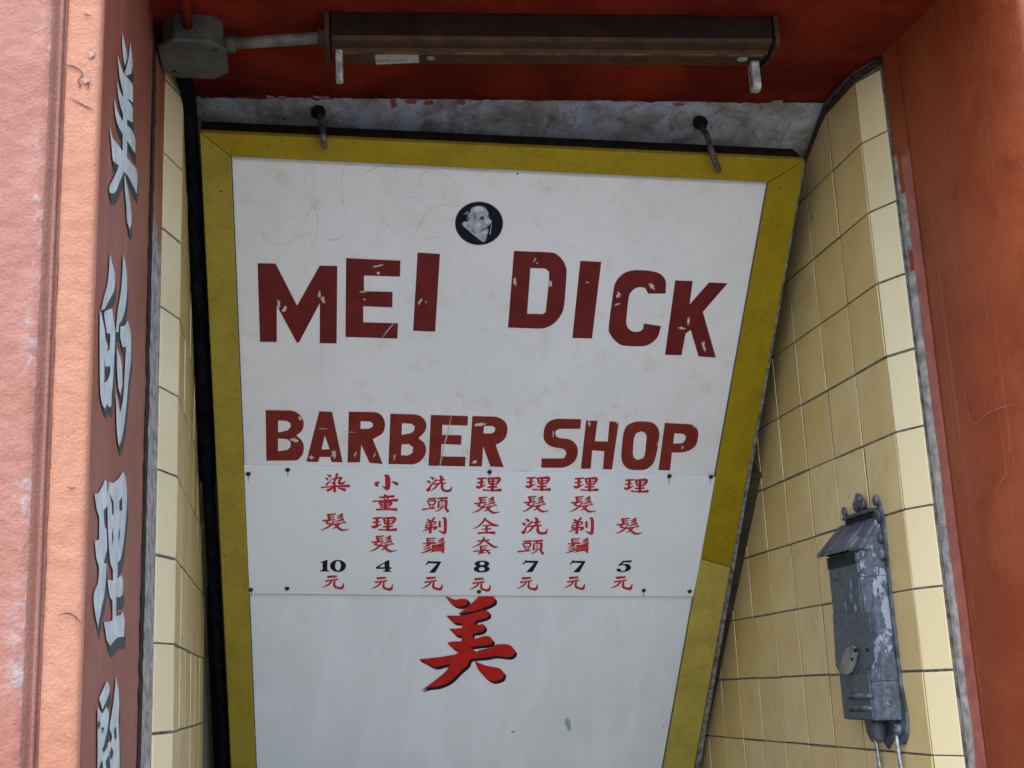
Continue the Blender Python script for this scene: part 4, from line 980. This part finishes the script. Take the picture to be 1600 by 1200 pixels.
fill('paint_patch', [(blob(887.5, 1131, 4.6, 10.5, -0.25, 14, 0.3, 3), [])], bp, MAT['pale_green'], lower, 0.0005)
fill('paint_patch', [(blob(802, 1143.5, 4, 1.8, -0.3, 9, 0.3, 4), [])], bp, MAT['pale_green'], lower, 0.0005)

# ------------------------------------------------------------------ hooks
def hook(label, hole, p_mid, tip, grip):
    t = thing('sign_hook', label, 'hook', plaster_place(hole, 0), 'iron hooks holding the sign')
    h0 = plaster_place(hole, 0.0); a = sp(p_mid, 0.016); c = sp(tip, 0.008)
    k1 = h0.lerp(a, 0.5) + Vector((0, -0.004, 0.004))
    bm = bmesh.new()
    path = catmull([tuple(h0 + Vector((0, 0.06, 0.05))), tuple(h0 + Vector((0, 0.004, -0.004))), tuple(k1), tuple(a), tuple(a.lerp(c, 0.6) + NS * 0.002), tuple(c)], 5)
    add_tube(bm, path, [0.0065] * (len(path) - 3) + [0.006, 0.005, 0.003], 10)
    bm_obj('hook_rod', bm, MAT['iron'], t, True)
    fill('drilled_hole', [(blob(hole[0] - 2, hole[1] - 2, 12, 11.5, 0, 22, 0.07, 5), [])], plaster_place, MAT['void'], t, 0.0006)
hook('rusty iron hook on the yellow top rail above the letter E', (499, 177), (505, 213), (507, 231), 0)
hook('slanting iron hook on the top rail near its right corner', (1096, 194), (1113, 240), (1124, 270), 0)

# ------------------------------------------------------------------ light fitting
zb = ZS - 0.046
FL, FR = on_z((514, 20), ZS - 0.002), on_z((1207, 27), ZS - 0.002)
fx = (FR - FL).normalized(); fy = Vector((-fx.y, fx.x, 0)).normalized(); up_ = Vector((0, 0, 1))
LF = (FR - FL).length
fit = thing('light_fitting', 'brown tube light fitting without its tube on the red soffit', 'light fitting', FL.lerp(FR, 0.5))
def fpt(s, d, z): return FL + fx * s + fy * d + up_ * z
def fprism(name, prof, s0, s1, mat, bev=0.0015, parent=fit):
    bm = bmesh.new(); add_prism(bm, [fpt(s0, d, z) for d, z in prof], fx * (s1 - s0), bev, 2); return bm_obj(name, bm, MAT[mat], parent)
fprism('housing', [(0, 0), (0, -0.046), (0.006, -0.052), (0.030, -0.054), (0.034, -0.060), (0.040, -0.060), (0.044, -0.055), (0.098, -0.050), (0.104, -0.044), (0.104, 0)], 0.004, LF - 0.004, 'brown_enamel')
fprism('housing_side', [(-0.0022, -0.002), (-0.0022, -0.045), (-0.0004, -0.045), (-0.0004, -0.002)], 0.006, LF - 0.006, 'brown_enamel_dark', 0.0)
fprism('ridge', [(0.0335, -0.0595), (0.0335, -0.0625), (0.0405, -0.0625), (0.0405, -0.0595)], 0.012, LF - 0.012, 'brown_enamel_ridge', 0.0008)
for s in (0.0, LF):
    a = -0.006 if s == 0 else 0.004
    fprism('end_cap', [(-0.004, 0.001), (-0.004, -0.050), (0.005, -0.060), (0.050, -0.064), (0.102, -0.054), (0.108, -0.046), (0.108, 0.001)], s + a - 0.003, s + a + 0.006, 'brown_enamel')
for s, dd, wdt in ((0.010, 0.028, 0.013), (LF - 0.030, 0.060, 0.016)):
    h = fprism('lamp_holder', [(dd, -0.058), (dd - 0.002, -0.112), (dd + 0.004, -0.119), (dd + 0.020, -0.119), (dd + 0.027, -0.112), (dd + 0.028, -0.058)], s, s + wdt, 'white_plastic', 0.003)
    fprism('holder_slot', [(dd + 0.008, -0.075), (dd + 0.008, -0.108), (dd + 0.016, -0.108), (dd + 0.016, -0.075)], s + (wdt - 0.001 if s < 0.1 else -0.001), s + (wdt + 0.0012 if s < 0.1 else 0.001), 'grimy_metal', 0.0, h)
# paper label, screws
nb = (fpt(0.1, 0.098, -0.050) - fpt(0.1, 0.044, -0.055)).cross(fx).normalized()
if nb.z > 0: nb = -nb
def fp_place(p, lift): return on_plane(p, fpt(0.1, 0.07, -0.0526) + nb * (0.0006 + lift), nb)
lab = fill('paper_label', [([(586, 86), (600, 84.5), (645, 83), (654, 85), (655, 98), (630, 99), (587.5, 101)], [])], fp_place, MAT['paper'], fit, 0.0)
for i in range(12):
    x = 588 + i * 4.2; hgt = random.uniform(1.5, 3.2)
    ribbon('faint_mark', [(x, 96.5 - i * 0.12), (x + 1.6, 96.5 - hgt - i * 0.12), (x + 2.8, 96.2 - i * 0.12)], 0.9, fp_place, MAT['ink'], lab, 0.0005, 2)
for (px, mt) in (((673, 90), 'sheet_zinc'), ((1160, 92), 'white_plastic')):
    bm = bmesh.new(); add_ball(bm, fp_place(px, 0.001), 0.0095 if mt == 'sheet_zinc' else 0.011, (1, 0.8, 0.45), 12, 8); bm_obj('screw', bm, MAT[mt], fit, True)

# ------------------------------------------------------------------ junction box and conduits
jc = on_z((297, 20), ZS - 0.002)
jb = thing('junction_box', 'octagonal grimy metal junction box in the soffit corner', 'junction box', jc)
def oct_(cx, cy, wx, wy, ch, z): return [(cx + a, cy + b, z) for a, b in ((-wx + ch, -wy), (wx - ch, -wy), (wx, -wy + ch), (wx, wy - ch), (wx - ch, wy), (-wx + ch, wy), (-wx, wy - ch), (-wx, -wy + ch))]
jx, jy = jc.x, jc.y + 0.072
jx = jc.x + 0.004
bm = bmesh.new(); add_prism(bm, oct_(jx, jy, 0.054, 0.066, 0.022, ZE + ZS - 0.052), (0, 0, 0.058), 0.003); bm_obj('box_body', bm, MAT['grimy_metal'], jb)
bm = bmesh.new(); add_prism(bm, oct_(jx - 0.001, jy, 0.061, 0.072, 0.028, ZE + ZS - 0.060), (0, 0, 0.0075), 0.002); bm_obj('box_lid', bm, MAT['lid_metal'], jb)
for sx, sy in ((0.04, -0.045), (-0.04, 0.045)):
    bm = bmesh.new(); add_ball(bm, (jx + sx, jy + sy, ZE + ZS - 0.061), 0.006, (1, 1, 0.4), 10, 6); bm_obj('lid_screw', bm, MAT['screw_head'], jb, True)
bm = bmesh.new()
add_tube(bm, [(jx + 0.050, jy - 0.005, ZE + ZS - 0.026), tuple(on_z((517, 58), ZS - 0.026))], 0.0115, 14)
cd = bm_obj('conduit', bm, MAT['conduit_metal'], jb, True)
bm = bmesh.new(); add_tube(bm, [(jx + 0.050, jy - 0.005, ZE + ZS - 0.026), (jx + 0.075, jy - 0.006, ZE + ZS - 0.026)], 0.016, 12); bm_obj('conduit_nut', bm, MAT['grimy_metal'], jb, True)
bm = bmesh.new(); add_tube(bm, [tuple(on_z((497, 57.5), ZS - 0.026)), tuple(on_z((512, 58), ZS - 0.026))], 0.016, 12); bm_obj('conduit_nut', bm, MAT['grimy_metal'], jb, True)
bm = bmesh.new(); add_tube(bm, [(jx - 0.008, jy - 0.05, ZE + ZS - 0.024), (jx - 0.010, 1.68, ZE + ZS - 0.020)], 0.0095, 12); bm_obj('feed_pipe', bm, MAT['soffit_paint'], jb, True)

# black pipes running down beside the sign
pipe = thing('black_pipe', 'black rubber pipe squeezed between the sign and left tiles', 'pipe', (-0.17, 2.4, ZE + 0.9))
sx0 = sp(oTL).x
def beside(t, dx, lift):                       # t along the left edge of the sign, metres from its top
    a, b2 = sp(oTL), sp(oBL); d = (b2 - a).normalized(); return a + d * t + Vector((dx, 0, 0)) + NS * lift
bm = bmesh.new()
add_tube(bm, catmull([(jx - 0.020, jy + 0.055, ZE + ZS - 0.03), (jx - 0.026, jy + 0.10, ZE + ZS - 0.05), tuple(beside(-0.06, -0.020, -0.030)), tuple(beside(0.08, -0.020, -0.030)), tuple(beside(0.6, -0.022, -0.03)), tuple(beside(1.3, -0.020, -0.03)), tuple(beside(2.1, -0.020, -0.03))], 6), 0.0145, 14)
bm_obj('hose', bm, MAT['black_rubber'], pipe, True)
bm = bmesh.new()
add_tube(bm, catmull([tuple(beside(0.5, -0.012, -0.062)), tuple(beside(0.9, -0.034, -0.045)), tuple(beside(1.5, -0.036, -0.036)), tuple(beside(2.1, -0.036, -0.036))], 6), 0.008, 10)
bm_obj('cable', bm, MAT['black_rubber'], pipe, True)

# ------------------------------------------------------------------ mailbox on the right tiles
mb = thing('wall_mailbox', 'small slate blue metal mailbox with peeling paint on the yellow tiles', 'mailbox', (XR, 2.45, ZE - 0.1))
WX = XR - 0.0005
def mp(y, z, w): return Vector((WX - w, y, ZE + z))
# back plate: outline in (y, z), y grows away from the street (left in the picture)
half = [(0, -0.150), (0.018, -0.132), (0.030, -0.128), (0.050, -0.140), (0.072, -0.138), (0.090, -0.118), (0.096, -0.088), (0.090, -0.055), (0.084, -0.02), (0.084, 0.12), (0.084, 0.22), (0.090, 0.245), (0.086, 0.275), (0.092, 0.295), (0.080, 0.330), (0.066, 0.318), (0.030, 0.320), (0.018, 0.330), (0, 0.340)]
YC = 2.452
outl = [(YC + y, z) for y, z in half] + [(YC - y, z) for y, z in half[::-1][1:-1]]
bm = bmesh.new(); add_prism(bm, [mp(y, z, 0.0) for y, z in outl], Vector((-0.006, 0, 0)), 0.0015, 1); plate = bm_obj('back_plate', bm, MAT['slate_mid'], mb)
# header slot recess, knobs and finials
for (y, z, r) in ((0, 0.345, 0.017), (0.016, 0.335, 0.013), (-0.016, 0.335, 0.013), (0.074, 0.332, 0.011), (-0.076, 0.334, 0.013), (-0.076, 0.300, 0.015), (-0.074, 0.258, 0.013), (-0.074, 0.226, 0.015), (0.078, 0.285, 0.010), (0.080, 0.258, 0.011)):
    bm = bmesh.new(); add_ball(bm, mp(YC + y, z, 0.010), r * 0.8, (0.6, 1, 1.15), 12, 8); bm_obj('knob', bm, MAT['slate_mid'], plate, True)
# body: chamfered box
BW = 0.052
def cross(y0, y1, w, ch): return [(y0, 0.004), (y0, w - ch), (y0 + ch, w), (y1 - ch, w), (y1, w - ch), (y1, 0.004)]
bm = bmesh.new(); cs = cross(2.376, 2.545, BW, 0.020)
add_prism(bm, [mp(y, -0.092, w) for y, w in cs], Vector((0, 0, 0.332)), 0.003, 2)
body = bm_obj('box_body', bm, MAT['peeling_slate'], mb)
# front plate, darker, with pressed ornaments
bm = bmesh.new(); add_prism(bm, [mp(2.398, -0.090, BW - 0.001), mp(2.534, -0.090, BW - 0.001), mp(2.534, 0.236, BW - 0.001), mp(2.398, 0.236, BW - 0.001)], Vector((-0.004, 0, 0)), 0.0015, 1)
front = bm_obj('front_plate', bm, MAT['slate_paint'], mb)
def on_front(p, lift=0.0): return on_x(p, WX - BW - 0.003 - lift)
# hood sloping out over the slot; its street-side end is broken short
for (ya, yb, w1, z1) in ((2.425, 2.560, BW + 0.014, 0.243), (2.372, 2.4245, BW + 0.004, 0.241)):
    bm = bmesh.new()
    add_prism(bm, [mp(ya, 0.306, 0.008), mp(ya, z1 + 0.004, w1), mp(ya, z1 - 0.004, w1 + 0.001), mp(ya, z1 - 0.003, w1 - 0.006), mp(ya, 0.298, 0.006)], Vector((0, yb - ya, 0)), 0.0008, 1)
    bm_obj('lid_hood', bm, MAT['slate_mid' if ya > 2.4 else 'peeling_slate'], mb)
bm = bmesh.new(); add_box(bm, tuple(mp(2.384, 0.312, 0.020)), tuple(mp(2.520, 0.320, 0.005)), 0.0015, 1); bm_obj('header_bar', bm, MAT['slate_mid'], mb)
bm = bmesh.new(); add_box(bm, tuple(mp(2.388, 0.303, 0.0135)), tuple(mp(2.516, 0.3118, 0.005))); bm_obj('header_slot', bm, MAT['void'], mb)
bm = bmesh.new(); add_box(bm, tuple(mp(2.402, 0.212, BW + 0.0055)), tuple(mp(2.532, 0.2355, BW + 0.002))); bm_obj('letter_slot', bm, MAT['void'], front)
for ya in (2.376, 2.541):                           # cheeks closing the hood at both ends
    bm = bmesh.new(); add_prism(bm, [mp(ya, 0.299, 0.005), mp(ya, 0.2405, BW + 0.001), mp(ya, 0.236, BW - 0.018), mp(ya, 0.236, 0.005)], Vector((0, 0.004, 0)))
    bm_obj('hood_cheek', bm, MAT['peeling_slate'], mb)
# side seam, collar pieces
for z in (0.188, 0.022):
    bm = bmesh.new()
    cs2 = [(y - 0.0015 if y < 2.45 else y + 0.0015, w + 0.0012) for y, w in cs]
    add_prism(bm, [mp(y, z, w) for y, w in cs2[:3]] + [mp(2.398, z, BW - 0.004), mp(2.380, z, 0.004)], Vector((0, 0, -0.040 if z < 0.1 else -0.004)), 0.001, 1)
    bm_obj('side_collar', bm, MAT['peeling_slate'], body)
# pressed bars
for py in (1088, 1107):
    a, c = on_front((1325, py + 1)), on_front((1362, py - 1)); a.z = c.z = (a.z + c.z) / 2
    bm = bmesh.new(); add_tube(bm, [a, a.lerp(c, 0.1), a.lerp(c, 0.9), c], [0.002, 0.0062, 0.0062, 0.002], 10); bm_obj('pressed_bar', bm, MAT['slate_mid'], front, True)
# scalloped lower door edge and swinging keyhole cover
door = [(1302, 960), (1358, 955), (1368, 1030), (1362, 1041), (1352, 1046), (1345, 1042), (1338, 1052), (1332, 1052), (1322, 1046), (1312, 1050), (1307, 1040)]
bm = bmesh.new(); add_prism(bm, [on_front(p, 0.0005) for p in door], Vector((-0.0016, 0, 0)), 0.0005, 1); bm_obj('door_skirt', bm, MAT['slate_paint'], front)
cov = [(1333, 1008), (1340, 1012), (1341, 1022), (1338, 1038), (1333, 1050), (1326, 1055), (1317, 1053), (1314, 1044), (1318, 1030), (1324, 1014)]
bm = bmesh.new(); add_prism(bm, [on_front(p, 0.004) for p in cov], Vector((-0.005, 0, 0)), 0.002, 2); kc = bm_obj('keyhole_cover', bm, MAT['conduit_metal'], front)
fill('keyhole', [(blob(1337, 1016, 3.5, 4, 0, 10, 0.15), [])], lambda p, l: on_front(p, 0.0098 + l), MAT['void'], kc, 0.0)
fill('rivet_hole', [(blob(1355, 1016, 2.6, 3.2, 0, 9, 0.2), []), (blob(1331, 1030, 2.2, 2.6, 0, 9, 0.2), [])], lambda p, l: on_front(p, 0.0102 + l), MAT['void'], kc, 0.0)
# embossed flower, clasp
for (px, rx, rz) in (((1330, 935), 0.008, 0.018), ((1322, 950), 0.006, 0.014), ((1337, 952), 0.006, 0.014), ((1330, 970), 0.007, 0.007), ((1306, 902), 0.008, 0.008), ((1341, 890), 0.006, 0.012), ((1330, 915), 0.006, 0.016)):
    bm = bmesh.new(); add_ball(bm, on_front(px, -0.0005), 1.0, (0.005, rx, rz), 12, 8); bm_obj('embossed_petal', bm, MAT['slate_paint'], front, True)
# bottom pendant and newspaper wires
bm = bmesh.new(); add_ball(bm, mp(YC - 0.002, -0.112, 0.022), 0.016, (1, 1, 1.5), 12, 8); bm_obj('pendant', bm, MAT['slate_paint'], mb, True)
for s in (-0.062, 0.030):
    y = YC + s
    bm = bmesh.new()
    add_tube(bm, catmull([tuple(mp(y, -0.10, 0.012)), tuple(mp(y, -0.135, 0.014)), tuple(mp(y - 0.004, -0.20, 0.013)), tuple(mp(y - 0.008, -0.30, 0.014)), tuple(mp(y - 0.008, -0.34, 0.030)), tuple(mp(y - 0.008, -0.33, 0.055)), tuple(mp(y - 0.008, -0.30, 0.060))], 6), 0.0045, 10)
    bm_obj('newspaper_wire', bm, MAT['galvanised_wire'], mb, True)
    bm = bmesh.new(); add_ball(bm, mp(y, -0.112, 0.010), 0.013, (0.7, 1, 1), 10, 8); bm_obj('wire_boss', bm, MAT['slate_mid'], mb, True)
